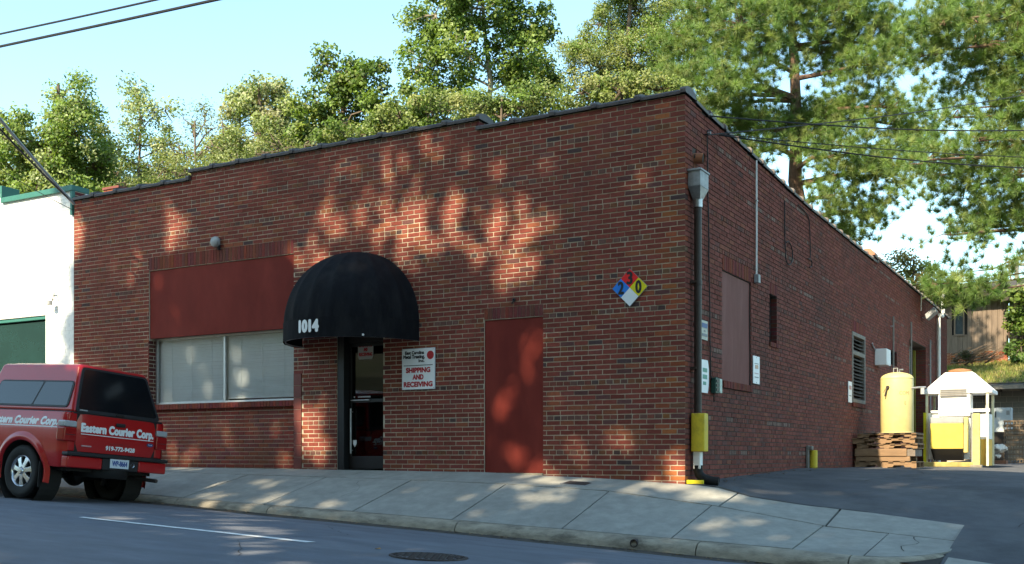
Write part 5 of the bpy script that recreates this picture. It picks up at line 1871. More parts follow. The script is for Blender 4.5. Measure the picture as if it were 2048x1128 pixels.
# cab and front
MB().box(-2.72, -1.18, -.80, .80, .5, 1.12).build('cab_body', TRUCKRED, TR, bevel=.03)
cb = MB().hexa([(-2.86, -.79, 1.12), (-1.19, -.79, 1.12), (-1.19, .79, 1.12), (-2.86, .79, 1.12), (-2.30, -.60, 1.70), (-1.30, -.60, 1.70), (-1.30, .60, 1.70), (-2.30, .60, 1.70)]).build('cab', TRUCKRED, TR, bevel=.05, seg=3)
for sy in (-1, 1):
    sd = lambda x, z, d, sy=sy: (x, sy * (.79 - (z - 1.12) * .3276 + .002 + d), z + d * .3)
    plate_on('door_window', [(-2.62, 1.17), (-1.36, 1.17), (-1.42, 1.62), (-2.24, 1.62)], sd, .006, TRUCKGLASS, cb, .05)
    MB().box(-1.95, -1.80, sy * .865 - .01, sy * .865 + .01, 1.0, 1.03).build('door_handle', DARKPLASTIC, TR, bevel=.005)
    MB().box(-2.62, -2.50, sy * .95 - .10, sy * .95 + .08, 1.14, 1.30).build('wing_mirror', DARKPLASTIC, TR, bevel=.02)
    MB().box(-4.10, -3.98, sy * .62 - .12, sy * .62 + .12, .80, .98).build('headlight', LENSWHITE, TR, bevel=.02)
wsf = lambda y, z, d: (-2.86 + (z - 1.12) * .9655 - .003 - d, y, z + d)
plate_on('windscreen', [(-.70, 1.17), (.70, 1.17), (.55, 1.65), (-.55, 1.65)], wsf, .005, TRUCKGLASS, cb, .05)
MB().hexa([(-4.02, -.70, .62), (-2.78, -.79, .62), (-2.78, .79, .62), (-4.02, .70, .62), (-3.98, -.66, .98), (-2.78, -.77, 1.13), (-2.78, .77, 1.13), (-3.98, .66, .98)]).build('bonnet', TRUCKRED, TR, bevel=.05, seg=3)
MB().box(-4.12, -3.95, -.80, .80, .42, .64).build('front_bumper', DARKPLASTIC, TR, bevel=.03)
MB().box(-4.06, -4.0, -.46, .46, .74, .96).build('grille', DARKPLASTIC, TR, bevel=.01)

# wheels, axle, flaps, exhaust
TPRO = [(.20, -.085), (.225, -.10), (.30, -.118), (.335, -.108), (.348, -.09), (.350, -.03), (.350, .03), (.348, .09), (.335, .108), (.30, .118), (.225, .10), (.20, .085)]
for xc in (0, -WB):
    for sy in (-1, 1):
        wh = empty('wheel', (xc, sy * .735, .35))
        wh.parent = TR
        MB().lathe(TPRO, 40, axis='y').build('tyre', RUBBER, wh, smooth=True)
        tr = MB()
        for k in range(48):
            a = 2 * math.pi * k / 48
            c_, s_ = math.cos(a), math.sin(a)
            for q in (-.07, .0, .07):
                off = .03 * (1 if q == 0 else 0)
                tr.box(-.017, .017, q - .025, q + .025, .348, .354)
                tr.v[-8:] = [((p[0]) * math.cos(a + off) + p[2] * math.sin(a + off), p[1], -p[0] * math.sin(a + off) + p[2] * math.cos(a + off)) for p in tr.v[-8:]]
        tr.build('tread', RUBBER, wh, kind='stuff', fix=False)
        MB().lathe([(.206, sy * .092), (.214, sy * .098), (.208, sy * .104), (.192, sy * .085), (.186, sy * .03), (.186, -sy * .05)], 36, axis='y').build('rim', CHROME, wh, smooth=True)
        MB().lathe([(0, sy * .02), (.19, sy * .01)], 30, axis='y').build('brake_drum', DARKIN, wh)
        sp_ = MB()
        for k in range(7):
            a = 2 * math.pi * k / 7 + .2
            ca, sa = math.cos(a), math.sin(a)
            pts = [(-.034, .05), (.034, .05), (.030, .12), (.042, .195), (-.042, .195), (-.030, .12)]
            P3 = lambda u, r_, y_: (u * -sa + r_ * ca, y_, u * ca + r_ * sa)
            yo, yi = [sy * (.088 - .0 * r_) for _, r_ in pts], sy * .05
            vs = [P3(u, r_, sy * (.100 - .10 * max(0, r_ - .05))) for u, r_ in pts] + [P3(u, r_, yi) for u, r_ in pts]
            sp_.add(vs, [tuple(range(6)), tuple(range(11, 5, -1))] + [(i, (i + 1) % 6, 6 + (i + 1) % 6, 6 + i) for i in range(6)])
        sp_.build('spokes', CHROME, wh, bevel=.006)
        MB().lathe([(0, sy * .128), (.036, sy * .126), (.044, sy * .118), (.05, sy * .095), (.062, sy * .09), (.062, sy * .04)], 24, axis='y').build('hub_cap', CHROME, wh, smooth=True)
MB().tube([(0, -.62, .33), (0, .62, .33)], .045, 10).build('rear_axle', BLACK, TR)
MB().lathe([(0, -.16), (.10, -.12), (.14, -.03), (.14, .03), (.10, .12), (0, .16)], 16, axis='x', c=(.02, 0, .33)).build('differential', BLACK, TR, smooth=True)
for sy in (-1, 1):
    MB().box(.40, .415, sy * .72 - .15, sy * .72 + .13, .15, .50).build('mud_flap', RUBBER, TR, bevel=.004)
    MB().prism([(-.60, .42), (-.2, .34), (.1, .31), (.4, .36), (.72, .45), (.72, .49), (.4, .41), (.1, .36), (-.2, .39), (-.6, .47)], sy * .50 - .03, sy * .50 + .03, 'xz').build('leaf_spring', BLACK, TR)
    MB().tube([(.10, sy * .42, .22), (.18, sy * .42, .48)], .03, 8).build('shock_absorber', BLACK, TR)
MB().tube([(-1.5, .45, .36), (-.3, .45, .40), (.25, .52, .42), (.55, .62, .36), (.93, .66, .34)], .028, 8).build('exhaust_pipe', RUST, TR, smooth=True)
MB().lathe([(.34, -.09), (.36, -.04), (.36, .04), (.34, .09), (.18, .09), (.18, -.09)], 28, c=(.55, 0, .42)).build('spare_wheel', RUBBER, TR, smooth=True)
MB().tube([(.80, .235, .50), (.60, .2, .48)], .03, 8).build('tow_bar', BLACK, TR)

# ------------------------------------------------------------------ trees
UPV = np.array([0.05, -.60, .62])


def unit(v):
    return v / np.maximum(np.linalg.norm(v, axis=-1, keepdims=True), 1e-9)


def leaf_cloud(rng, clumps, rc, nper, L, W, cols, squash=.75, droop=0.0):
    n = len(clumps) * nper
    C0 = np.repeat(clumps, nper, 0)
    off = rng.normal(0, 1, (n, 3))
    off = unit(off) * (rng.uniform(0, 1, (n, 1)) ** .5) * rc * np.repeat(rng.uniform(.65, 1.3, (len(clumps), 1)), nper, 0)
    off[:, 2] *= squash
    P = C0 + off
    nr = unit(rng.normal(0, .75, (n, 3)) + UPV + unit(off) * .7)
    t = unit(np.cross(nr, rng.normal(0, 1, (n, 3))))
    t[:, 2] -= droop
    t = unit(t)
    b = unit(np.cross(nr, t))
    s = rng.uniform(.65, 1.3, (n, 1))
    l, w_ = t * L * .5 * s, b * W * .5 * s
    bend = nr * L * .12 * s
    V = np.stack([P - l - bend, P - w_ + bend * .4, P + l - bend, P + w_ + bend * .4], 1)
    cols = np.array(cols)
    base = cols[rng.integers(0, len(cols), len(clumps))]
    c = np.repeat(base, nper, 0) * rng.uniform(.65, 1.4, (n, 1))
    return V, np.clip(c, 0.004, .9)


def lobe_points(rng, lobes, dens, shell=.55):
    out = []
    for c, r in lobes:
        r = np.array(r)
        n = max(3, int(dens * (r[0] * r[1] * r[2]) ** (2 / 3)))
        d = unit(rng.normal(0, 1, (n, 3)))
        k = (shell + (1 - shell) * rng.uniform(0, 1, (n, 1)))
        out.append(np.array(c) + d * k * r)
    return np.concatenate(out)


def branches(mb, rng, base, top, r0, lobes, clumps, tw=.018, ntw=260, lean=0.35):
    base, top = np.array(base, float), np.array(top, float)
    nseg = 9
    tr = [base + (top - base) * (k / nseg) + np.r_[rng.normal(0, .10, 2), 0] * (1 if 0 < k else 0) * min(1, k / 3) for k in range(nseg + 1)]
    mb.tube(tr, [r0 * (1 - .85 * (k / nseg)) + .02 for k in range(nseg + 1)], 10)
    H = top[2] - base[2]
    anchors = []
    for c, r in lobes:
        c = np.array(c)
        f = np.clip((c[2] - base[2] - lean * np.hypot(*(c - base)[:2])) / H, .12, .95)
        k = f * nseg
        i = int(k)
        s = tr[i] + (tr[min(i + 1, nseg)] - tr[i]) * (k - i)
        ln = np.linalg.norm(c - s)
        mid = s + (c - s) * .5 + np.r_[rng.normal(0, .08 * ln, 2), .06 * ln]
        q = s + (c - s) * .8 + np.r_[rng.normal(0, .04 * ln, 2), .02 * ln]
        rr = max(.03, r0 * .42 * (1 - f * .6))
        mb.tube([s, mid, q, c], [rr, rr * .7, rr * .45, rr * .25], 6)
        anchors.append((mid, q, c))
    A = np.array([a for t_ in anchors for a in t_[1:]])
    sel = rng.permutation(len(clumps))[:ntw]
    for i in sel:
        p = clumps[i]
        a = A[np.argmin(np.linalg.norm(A - p, axis=1))]
        m_ = (a + p) / 2 + rng.normal(0, .12, 3)
        mb.tube([a, m_, p], [tw * 1.6, tw, tw * .5], 4, caps=False)


def px_lobes(spec, D, depth_k=.9, jit=1.2, rng=None):
    out = []
    for u, v, ru, rv in spec:
        dd = D + (rng.uniform(-jit, jit) if rng is not None else 0)
        k = dd / F
        out.append((atD(u, v, dd), (ru * k, depth_k * ru * k, rv * k)))
    return out


def broadleaf(name, label, spec, D, trunk_u, seed, cols, L=.17, W=.11, dens=26, nper=60, rc=.55, bark=None, group='trees behind the building', r0=.22, ntw=220, top_v=None, shell=.5, squash=.75, cat='tree'):
    rng = np.random.default_rng(seed)
    if L > .1:
        L, W, nper, rc = L * .72, W * .72, int(nper * 1.75), rc * .92
    lobes = px_lobes(spec, D, rng=rng)
    base = atD(trunk_u, 912, D)
    base[2] = 2.0 if base[1] > 29 else -.1
    if base[1] > 30:
        base[2] = z_bank(base[0], base[1]) - .2
    tv = top_v if top_v is not None else min(s[1] for s in spec)
    top = atD(trunk_u, tv, D)
    t_ = thing(name, label, cat, tuple(base), group=group)
    cl = lobe_points(rng, lobes, dens, shell)
    V, C = leaf_cloud(rng, cl, rc, nper, L, W, cols, squash)
    V = V - base
    o = quads_object('crown', V, C, LEAF, t_, kind='stuff')
    mb = MB()
    branches(mb, rng, base, top, r0, lobes, cl, ntw=ntw)
    mb.v = [tuple(np.array(p) - base) for p in mb.v]
    mb.build('trunk', bark or BARK, t_, fix=False, smooth=True)
    return t_


GA = [(0.132, 0.206, 0.037), (0.157, 0.231, 0.05), (0.096, 0.163, 0.033), (0.191, 0.256, 0.069)]
GP = [(0.227, 0.276, 0.102), (0.281, 0.324, 0.156), (0.162, 0.216, 0.066), (0.324, 0.36, 0.204)]
GD = [(0.088, 0.144, 0.022), (0.112, 0.169, 0.027), (0.069, 0.119, 0.02), (0.156, 0.2, 0.037)]
GO = [(0.15, 0.188, 0.056), (0.188, 0.225, 0.069), (0.119, 0.156, 0.043), (0.215, 0.237, 0.088)]

broadleaf('broadleaf_tree', 'tall twin topped yellow green tree at far left behind the white building',
          [(20, 265, 55, 50), (60, 300, 70, 60), (15, 380, 50, 40), (70, 390, 60, 40), (150, 390, 60, 40), (150, 330, 60, 50), (150, 270, 62, 60), (168, 195, 24, 40), (160, 168, 12, 18), (116, 200, 14, 20), (112, 232, 34, 40), (40, 355, 60, 60), (185, 335, 45, 60), (110, 370, 60, 50), (100, 300, 60, 50), (175, 240, 35, 40)], 40, 120, 11, GA + GP[:2], L=.18, W=.12, dens=24)
broadleaf('broadleaf_tree', 'slim pale yellow green tree with open crown left of centre of the left skyline',
          [(262, 178, 20, 18), (275, 198, 30, 26), (215, 300, 30, 30), (270, 380, 60, 30), (340, 290, 40, 50), (285, 235, 42, 42), (275, 290, 50, 50), (330, 222, 26, 20), (310, 345, 55, 45), (235, 350, 40, 45)], 43, 280, 12, GP + GA[:1], L=.17, W=.11, dens=19, nper=42, r0=.09)
broadleaf('feathery_tree', 'thin feathery tree with bare twigs showing, the lowest top on the left skyline',
          [(385, 250, 48, 34), (405, 218, 24, 16), (365, 310, 55, 45), (425, 290, 40, 50), (445, 250, 25, 25)], 37, 395, 13, GO + GA[:1], L=.085, W=.04, dens=18, nper=60, rc=.5, r0=.05, ntw=330, top_v=240)
broadleaf('pale_tree', 'pale silvery green rounded tree between the feathery tree and the dark tree',
          [(470, 195, 16, 16), (515, 172, 18, 16), (555, 178, 16, 16), (520, 195, 56, 32), (478, 225, 40, 38), (430, 320, 50, 40), (600, 300, 40, 40), (555, 225, 45, 45), (510, 270, 70, 45), (460, 290, 40, 40), (580, 250, 35, 40)], 42, 520, 14, GP + [(.26, .26, .14)], L=.19, W=.13, dens=25)
broadleaf('feathery_tree', 'low olive feathery tree in front of the pale tree, just above the parapet',
          [(470, 330, 70, 38), (610, 290, 50, 30), (330, 340, 60, 36), (420, 350, 60, 36), (560, 300, 60, 40), (380, 345, 60, 30), (330, 370, 60, 22), (250, 378, 50, 20)], 33, 470, 15, GO, L=.085, W=.04, dens=26, nper=70, rc=.45, r0=.10, ntw=160, top_v=320)
broadleaf('dark_tree', 'dark glossy green tree with knobbly top left of the tallest tree',
          [(645, 125, 28, 34), (690, 160, 50, 42), (738, 148, 34, 38), (620, 215, 42, 40), (690, 220, 65, 50), (760, 205, 36, 45), (620, 262, 40, 26), (745, 250, 50, 30), (600, 250, 28, 34), (785, 240, 36, 36), (660, 290, 50, 20)], 35, 690, 16, GD + GA[:1], L=.17, W=.13, dens=30, nper=60, rc=.42)
broadleaf('tall_tree', 'tallest broadleaf tree with pale trunk showing through, in the middle of the skyline',
          [(870, 30, 70, 60), (960, 10, 85, 60), (1050, 35, 58, 48), (845, 120, 50, 55), (925, 105, 55, 50), (1030, 105, 60, 45), (835, 195, 50, 45), (1065, 75, 45, 40), (910, 180, 40, 40), (900, -50, 80, 50), (1000, -50, 80, 50), (1030, 165, 50, 30), (960, 215, 60, 30), (800, 250, 40, 30), (860, 240, 50, 26)], 37, 970, 17, GA + GD[:2], L=.19, W=.13, dens=25, nper=58, rc=.5, bark=pmat('pale_bark', (.30, .26, .20), rough=.9, var=.25, scale=6), r0=.20)
broadleaf('dark_tree', 'dark leafy bough tree seen in the gap right of the tallest tree',
          [(1065, 135, 46, 30), (1095, 160, 40, 26), (1040, 160, 40, 24)], 42, 1070, 18, GD, L=.17, W=.12, dens=30, nper=60)
broadleaf('fine_leaved_tree', 'large olive green fine leaved tree between the tallest tree and the pines',
          [(1200, 50, 46, 55), (1280, 20, 80, 60), (1345, 50, 60, 60), (1175, 125, 52, 45), (1260, 110, 75, 55), (1340, 130, 55, 45), (1150, 90, 30, 30), (1240, 170, 85, 35), (1250, -50, 90, 40)], 41, 1260, 19, GO + GA[:2], L=.13, W=.07, dens=36, nper=80, rc=.5)
BACK = [(.05, .09, .016), (.065, .105, .02), (.08, .12, .026)]
VINE = [(0.161, 0.21, 0.054), (0.126, 0.18, 0.042), (0.202, 0.24, 0.078), (0.232, 0.252, 0.09)]
broadleaf('dark_tree', 'dark green tree mass filling the gaps low behind the far left trees', [(-20, 350, 70, 60), (60, 380, 70, 50), (130, 360, 60, 60), (200, 360, 46, 50), (215, 310, 30, 36)], 47, 100, 51, BACK + GA[:1], L=.19, W=.14, dens=24, nper=46, rc=.55)
broadleaf('dark_tree', 'dark green tree mass low behind the slim tree and the feathery tree', [(290, 375, 60, 34), (360, 365, 50, 34), (450, 350, 60, 40), (540, 320, 60, 44), (610, 300, 50, 40)], 47, 430, 52, BACK + GO[:2], L=.17, W=.12, dens=24, nper=46, rc=.5)
for k_, (lab_, lo_) in enumerate((('leafy undergrowth behind the flat roof, below the left trees', [(150, 470, 110, 60), (330, 450, 110, 60), (500, 430, 100, 60)]), ('leafy undergrowth behind the flat roof, below the tallest tree', [(680, 370, 90, 70), (840, 340, 90, 70), (980, 320, 90, 70)]), ('leafy undergrowth behind the flat roof, below the fine leaved tree', [(1120, 310, 90, 70), (1260, 300, 80, 70), (1400, 330, 70, 60)]))):
    broadleaf('undergrowth', lab_, lo_, 36, lo_[1][0], 61 + k_, BACK + GA[:1], L=.24, W=.18, dens=12, nper=34, rc=.6, r0=.08, group='undergrowth behind the roof', cat='shrub', ntw=40)
broadleaf('vine_thicket', 'vine covered thicket behind the raised middle parapet, left of the parapet step', [(700, 265, 70, 24), (800, 235, 70, 40), (870, 225, 60, 45), (760, 265, 60, 24)], 31, 800, 20, VINE + GD[:1], L=.115, W=.085, dens=38, nper=85, rc=.4, r0=.08, group='vine thickets behind the parapet', cat='shrub')
broadleaf('vine_thicket', 'vine covered thicket right behind the parapet step under the tallest tree', [(960, 215, 70, 36), (1040, 205, 60, 36), (1100, 200, 50, 34)], 31, 1010, 21, VINE + GA[:1], L=.115, W=.085, dens=38, nper=85, rc=.4, r0=.08, group='vine thickets behind the parapet', cat='shrub')
broadleaf('vine_thicket', 'vine covered thicket behind the right parapet, beside the first pine', [(1170, 185, 60, 40), (1240, 185, 60, 34), (1310, 180, 55, 30), (1370, 200, 40, 30)], 31, 1240, 22, VINE, L=.115, W=.085, dens=38, nper=85, rc=.4, r0=.08, group='vine thickets behind the parapet', cat='shrub')
broadleaf('autumn_shrub', 'small yellowing tree over the far end of the side parapet', [(1795, 520, 32, 20), (1840, 540, 36, 20), (1825, 570, 40, 20), (1870, 575, 30, 18)], 44, 1830, 23, [(.20, .17, .045), (.26, .18, .05), (.13, .15, .04)], L=.17, W=.12, dens=26, nper=55, r0=.08, cat='shrub', group='shrubs by the barn')
broadleaf('ivy', 'dark green ivy climbing the recessed right corner of the barn', [(2035, 600, 14, 35), (2042, 650, 12, 35), (2036, 690, 14, 22), (2020, 640, 6, 30), (2060, 620, 20, 60), (2022, 585, 8, 20)], 45.0, 2040, 24, GD, L=.2, W=.15, dens=42, nper=46, rc=.35, r0=.04, cat='ivy', group='shrubs by the barn', ntw=60)
broadleaf('shrub', 'small bright green shrub at the right foot of the barn wall', [(2030, 716, 18, 12), (2020, 700, 10, 10)], 44.6, 2028, 25, [(.10, .17, .03), (.08, .14, .03)], L=.15, W=.11, dens=42, nper=50, rc=.25, r0=.03, cat='shrub', group='shrubs by the barn', ntw=30)
broadleaf('shrub', 'dark low weeds at the left foot of the barn by its brick base', [(1925, 716, 16, 8), (1945, 706, 20, 9)], 44.8, 1935, 26, [(.06, .07, .025), (.10, .08, .04)], L=.13, W=.08, dens=42, nper=50, rc=.25, r0=.03, cat='shrub', group='shrubs by the barn', ntw=60)
t = thing('brush_pile', 'heap of dead branches leaning against the barn wall', 'brush pile', tuple(atD(1950, 708, 44.6)))
mb = MB()
rng = np.random.default_rng(5)
for k in range(46):
    a = np.array([rng.uniform(-.9, .5), rng.uniform(-.5, .2), rng.uniform(-.4, .05)])
    b = a + np.array([rng.uniform(.2, 1.1), rng.uniform(-.2, .3), rng.uniform(.1, .55)])
    mb.tube([a, (a + b) / 2 + rng.normal(0, .05, 3), b], [.03, .02, .008], 4)
mb.build('sticks', pmat('dead_wood', (.14, .10, .07), rough=.9, var=.3), t, fix=False, kind='stuff')


def pine(label, spec, D, base, top, seed, dens, r0=.30, ntuft=11, nn=84, L=.25, cols=None, depth_k=.9, group='pines on the right', rc=.42):
    rng = np.random.default_rng(seed)
    lobes = px_lobes([(u, v, ru * 1.12, rv * 1.2) for u, v, ru, rv in spec], D - 1.0, depth_k, 1.5, rng)
    base = np.array(base, float)
    t_ = thing('pine_tree', label, 'tree', tuple(base), group=group)
    cl = lobe_points(rng, lobes, dens, .35)
    # tufts at the tips of short shoots round every clump
    n = len(cl) * ntuft
    T = np.repeat(cl, ntuft, 0) + rng.normal(0, rc, (n, 3)) * np.array([1, 1, .7])
    ax = unit(rng.normal(0, .55, (n, 3)) + np.array([0, -.40, .70]))
    N = n * nn
    P = np.repeat(T, nn, 0)
    d = unit(np.repeat(ax, nn, 0) * .62 + rng.normal(0, .62, (N, 3)))
    ln = L * rng.uniform(.7, 1.15, (N, 1))
    wv_ = unit(np.cross(d, rng.normal(0, 1, (N, 3)))) * .0062
    V = np.stack([P - wv_, P + wv_, P + d * ln], 1) - base
    cols = np.array(cols or [(.15, .235, .060), (.185, .265, .075), (.12, .20, .052), (.215, .265, .085)])
    c = np.repeat(cols[rng.integers(0, len(cols), n)] * rng.uniform(.75, 1.25, (n, 1)), nn, 0) * rng.uniform(.75, 1.25, (N, 1))
    quads_object('crown', V, c, NEEDLE, t_, k=3, kind='stuff')
    mb = MB()
    branches(mb, rng, base, top, r0, lobes, cl, tw=.016, ntw=420, lean=-.05)
    mb.v = [tuple(np.array(p) - base) for p in mb.v]
    mb.build('trunk', PINEBARK, t_, fix=False, smooth=True)
    return t_


b1 = atD(1618, 912, 37)
b1[2] = z_bank(b1[0], b1[1]) - .3
pine('big pine with reddish trunk rising behind the brick side wall', [
    (1400, 90, 66, 44), (1480, 50, 66, 50), (1570, 20, 66, 45), (1680, 20, 66, 46), (1755, 50, 50, 40), (1365, 165, 52, 36), (1445, 160, 66, 40), (1540, 110, 55, 36),
    (1660, 110, 60, 36), (1745, 130, 52, 38), (1490, 240, 74, 30), (1590, 255, 66, 30), (1700, 225, 76, 40), (1785, 215, 45, 30), (1515, 300, 52, 16), (1690, 310, 70, 34),
    (1760, 350, 60, 30), (1725, 425, 52, 26), (1670, 390, 40, 22), (1690, 465, 50, 22), (1430, 215, 40, 26), (1530, -40, 90, 40), (1680, -50, 80, 40), (1420, 20, 50, 36), (1840, 255, 45, 26), (1340, 215, 40, 26), (1640, 265, 50, 30), (1390, 245, 40, 16), (1790, 300, 50, 24), (1800, 90, 44, 26)],
     37, b1, atD(1585, -160, 37), 31, 25, r0=.34)
b2 = atD(2240, 912, 31)
b2[2] = z_bank(b2[0], b2[1]) if b2[1] > 30 else .1
pine('second pine reaching in from the right edge with long dark boughs', [
    (1890, 40, 56, 34), (1960, 25, 60, 36), (2030, 30, 50, 40), (1880, 100, 44, 26), (1960, 105, 66, 36), (2040, 105, 50, 40), (1930, 165, 50, 20), (2010, 175, 55, 30), (2050, 225, 50, 26),
    (1960, 215, 50, 16), (1895, 310, 60, 24), (1980, 325, 60, 24), (2050, 300, 45, 26), (1930, 375, 55, 18), (2020, 390, 40, 20), (1985, 455, 50, 16), (2040, 450, 30, 20), (2110, 80, 80, 80), (2130, 260, 80, 70), (2110, 400, 60, 50), (1990, -40, 90, 40), (1880, 350, 44, 20), (1850, 320, 40, 18), (1905, 235, 30, 12), (2000, 265, 40, 16), (1940, 430, 40, 14), (1900, 470, 30, 10), (2030, 350, 50, 30), (1960, 280, 44, 16), (2045, 180, 40, 30), (1850, 60, 40, 30), (1990, 430, 50, 22), (2250, 60, 70, 50), (2330, 150, 70, 46), (2290, 270, 66, 40), (2200, -90, 80, 50), (2340, 380, 56, 30)],
     31, b2, atD(2215, -200, 31), 32, 26, r0=.30, L=.23, depth_k=.8)
b3 = atD(2330, 912, 30.5)
b3[2] = .2
pine('low pine bough hanging in front of the barn roof', [(1865, 570, 28, 16), (1905, 580, 34, 20), (1950, 588, 34, 18), (1985, 578, 26, 14), (1920, 545, 30, 14), (2060, 520, 30, 16)],
     30.5, b3, atD(2290, 330, 30.5), 33, 26, r0=.16, ntuft=11, nn=84, L=.26, depth_k=.7, rc=.3)
for k, (u, v) in enumerate(((2000, 545), (2018, 540))):
    bb = atD(u, 912, 62)
    bb[2] = z_bank(bb[0], bb[1]) - .3
    pine(('small distant conifer above the barn roof, left of a pair', 'small distant conifer above the barn roof, right of a pair')[k], [(u, v, 9, 16), (u - 2, v + 22, 14, 14)], 62, bb, atD(u, v - 18, 62), 40 + k, 22, r0=.08, ntuft=5, nn=18, L=.3, group='distant conifers', rc=.25)

# ------------------------------------------------------------------ street trees across the road, behind the camera: they throw the dappled shade
LIT = []          # patches of sun in the crowns' shade: centre and two half-axes on the plane y = 0 reached along the sun, strength


def to_plane(P):
    k = -P[1] / SUN.y
    return np.array([P[0] + SUN.x * k, P[2] + SUN.z * k])


def lit(kind, u, v, ru, rv, a, y=0.0):
    f = {'wall': lambda u, v: atY(u, v, 0.0), 'truck': lambda u, v: atY(u, v, -3.9)}.get(kind)
    if kind == 'walk':
        def f(u, v):
            y_ = -1.2
            for _ in range(12):
                lo, hi = -2.2, .3
            lo, hi = -2.3, 3.0
            for _ in range(24):
                m_ = (lo + hi) / 2
                p_ = atY(u, v, m_)
                zg_ = z_walk(p_[0], min(m_, 0)) if m_ < 0 else z_lot(max(p_[0], 0.01), m_)
                if p_[2] > zg_:
                    lo = m_
                else:
                    hi = m_
            return atY(u, v, (lo + hi) / 2)
    if kind == 'road':
        def f(u, v):
            r_ = ray(u, v)
            t0, t1 = 4.0, 40.0
            for _ in range(30):
                m_ = (t0 + t1) / 2
                p_ = CAM + r_ * m_
                if p_[2] > z_road(p_[0], p_[1]):
                    t0 = m_
                else:
                    t1 = m_
            return CAM + r_ * t0
    if kind == 'wall':
        a, k_ = a ** 1.75, (1.0 if a < .6 else 1.15)
        ru, rv = ru * k_, rv * k_
    c = to_plane(f(u, v))
    a1 = (to_plane(f(u + ru, v)) - to_plane(f(u - ru, v))) / 2
    a2 = (to_plane(f(u, v + rv)) - to_plane(f(u, v - rv))) / 2
    LIT.append((c, np.linalg.pinv(np.stack([a1, a2], 1)), a))


for q in ((865, 445, 175, 55, .66), (1020, 470, 60, 75, .66), (720, 410, 50, 70, .58), (840, 330, 70, 60, .48), (706, 365, 24, 34, .40), (715, 430, 22, 26, .75), (764, 420, 18, 38, .50), (822, 310, 16, 34, .40), (875, 330, 34, 22, .50), (850, 375, 26, 22, .50), (906, 428, 34, 26, .95), (848, 466, 48, 20, .85),
          (972, 430, 24, 28, .65), (1026, 420, 18, 34, .70), (1021, 472, 26, 26, 1.0), (1068, 485, 22, 38, .50), (1012, 525, 36, 24, .50), (853, 506, 24, 20, .55), (1083, 300, 22, 36, .30), (928, 285, 24, 22, .35),
          (990, 345, 20, 24, .28), (1290, 345, 26, 26, .34), (618, 515, 26, 38, .85), (640, 428, 16, 20, .45), (798, 528, 22, 24, .60), (515, 350, 20, 22, .50), (184, 458, 16, 24, .42),
          (352, 447, 22, 22, .70), (350, 392, 16, 18, .32), (316, 424, 14, 18, .32), (352, 485, 10, 14, .50), (642, 432, 14, 18, .40), (632, 870, 26, 52, .95), (632, 752, 22, 7, .5),
          (1070, 684, 14, 24, .60), (1047, 735, 20, 20, .45), (1014, 802, 20, 20, .60), (1002, 910, 32, 20, .60), (1070, 920, 20, 28, .60), (1075, 790, 11, 16, .32), (1350, 930, 16, 30, .80),
          (1240, 895, 60, 22, .34), (1145, 898, 38, 18, .36), (1118, 670, 22, 40, .28), (478, 825, 11, 12, .75), (423, 846, 9, 14, .75), (750, 529, 26, 12, .5), (503, 915, 14, 8, .3)):
    lit('wall', *q)
for q in ((682, 984, 24, 7, .60), (655, 1009, 28, 6, .60), (930, 998, 38, 9, .65), (948, 1024, 28, 8, .45), (1120, 990, 62, 14, .75), (1038, 1024, 24, 9, .55), (1090, 963, 40, 6, .65), (1310, 975, 80, 9, 1.0), (1430, 990, 60, 9, .9),
          (1476, 1040, 14, 6, .4), (1440, 1053, 50, 16, .55), (1358, 1030, 20, 7, .45), (1476, 1040, 30, 10, .5), (520, 968, 24, 6, .6), (545, 980, 20, 6, .6), (415, 985, 24, 5, .6), (1690, 987, 30, 5, .4), (1560, 985, 40, 5, .35), (1800, 970, 60, 4, .4), (1500, 1003, 40, 5, .6)):
    lit('walk', *q[:4], (.8 if q[4] > .85 else .95 * q[4] ** 1.9))
for q in ((250, 1036, 40, 3, .55), (380, 1042, 46, 3, .5), (330, 1065, 50, 5, .4), (470, 1054, 40, 3, .4), (600, 1056, 60, 3, .35), (270, 1028, 30, 2, .4), (560, 1030, 40, 5, .35), (450, 1015, 40, 5, .5), (760, 1040, 50, 6, .35), (1010, 1065, 60, 6, .35), (1250, 1085, 60, 6, .3)):
    lit('road', *q[:4], q[4] ** 1.7 * .8)

rng = np.random.default_rng(99)
NL, OD = 115000, 7.0
X0 = rng.uniform(-12.3, 24, NL)
Z0 = rng.uniform(-10.5, 7.6, NL)
yy = rng.uniform(-23.5, -17, NL)
T = np.zeros(NL)
for c, M_, a in LIT:
    q = (np.stack([X0, Z0], 1) - c) @ M_.T
    r2 = (q ** 2).sum(1)
    T = np.maximum(T, a * np.exp(-(r2 / 1.05) ** 1.5))
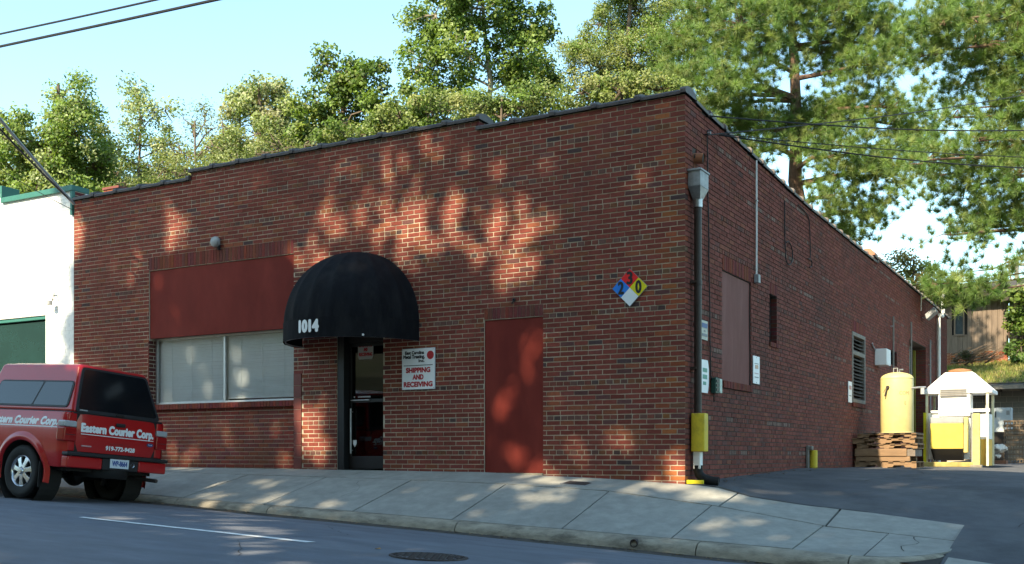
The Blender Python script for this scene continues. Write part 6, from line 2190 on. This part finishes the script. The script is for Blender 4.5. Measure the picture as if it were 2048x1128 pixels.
# small random holes as any crown has
hx, hz, hr, ha = rng.uniform(-12, 24, 230), rng.uniform(-10, 7.6, 230), rng.uniform(.10, .26, 230), rng.uniform(.02, .08, 230)
for a_, b_, c_, d_ in zip(hx, hz, hr, ha):
    T = np.maximum(T, d_ * (.15 if (0 < b_ < 5 and a_ < .3) else 1) * np.exp(-(((X0 - a_) ** 2 + ((Z0 - b_) * .7) ** 2) / c_ ** 2)))
keep = rng.uniform(0, 1, NL) < np.clip(-np.log(np.maximum(T, 1e-3)) / OD, 0, 1)
edge = -11.95 + .35 * np.sin(Z0 * 1.9) + .25 * np.sin(Z0 * 4.3 + 1)
keep &= (X0 > edge) | ((X0 > -12.3) & (Z0 < 2.6 + .5 * np.sin(X0 * 9)) & (Z0 > .3))
keep &= Z0 < np.where(X0 > .3, 7.6, 6.3)
X0, Z0, yy = X0[keep], Z0[keep], yy[keep]
k = yy / SUN.y
P = np.stack([X0 + SUN.x * k, yy, Z0 + SUN.z * k], 1)
trunks = np.array([-9.6, -2.5, 5.0, 12.5, 20.0])
own = np.argmin(np.abs(P[:, 0][:, None] - trunks[None]), 1)
for i, tx in enumerate(trunks):
    Q = P[own == i]
    n = len(Q)
    if n < 10:
        continue
    bz = gut(tx) + .1
    base = np.array([tx, -20.2, bz])
    t_ = thing('street_tree', 'tall dense shade tree across the street, ' + ('leftmost', 'second from the left', 'in the middle', 'second from the right', 'rightmost')[i] + ' of its row', 'tree', tuple(base), group='street trees opposite')
    nr = unit(rng.normal(0, 1, (n, 3)) + np.array([0, .3, .5]))
    tt = unit(np.cross(nr, rng.normal(0, 1, (n, 3))))
    bb = np.cross(nr, tt)
    s_ = rng.uniform(.7, 1.2, (n, 1)) * .21
    V = np.stack([Q - tt * s_, Q - bb * s_ * .8, Q + tt * s_, Q + bb * s_ * .8], 1) - base
    C = np.array([(.06, .095, .02)]) * rng.uniform(.7, 1.4, (n, 1))
    quads_object('crown', V, C, LEAF, t_, kind='stuff')
    mb = MB()
    mb.tube([(0, 0, -.3), (.05, 0, 3), (-.05, .1, 8), (0, 0, 14), (.1, 0, 20)], [.38, .33, .28, .18, .05], 10)
    for q in range(9):
        a, z = q * 2.4, 6 + q * 1.5
        mb.tube([(0, 0, z), (1.3 * math.cos(a), .8 * math.sin(a), z + 1), (2.9 * math.cos(a), 1.8 * math.sin(a), z + 2.6)], [.11, .08, .02], 6)
    mb.build('trunk', BARK, t_, fix=False, smooth=True)
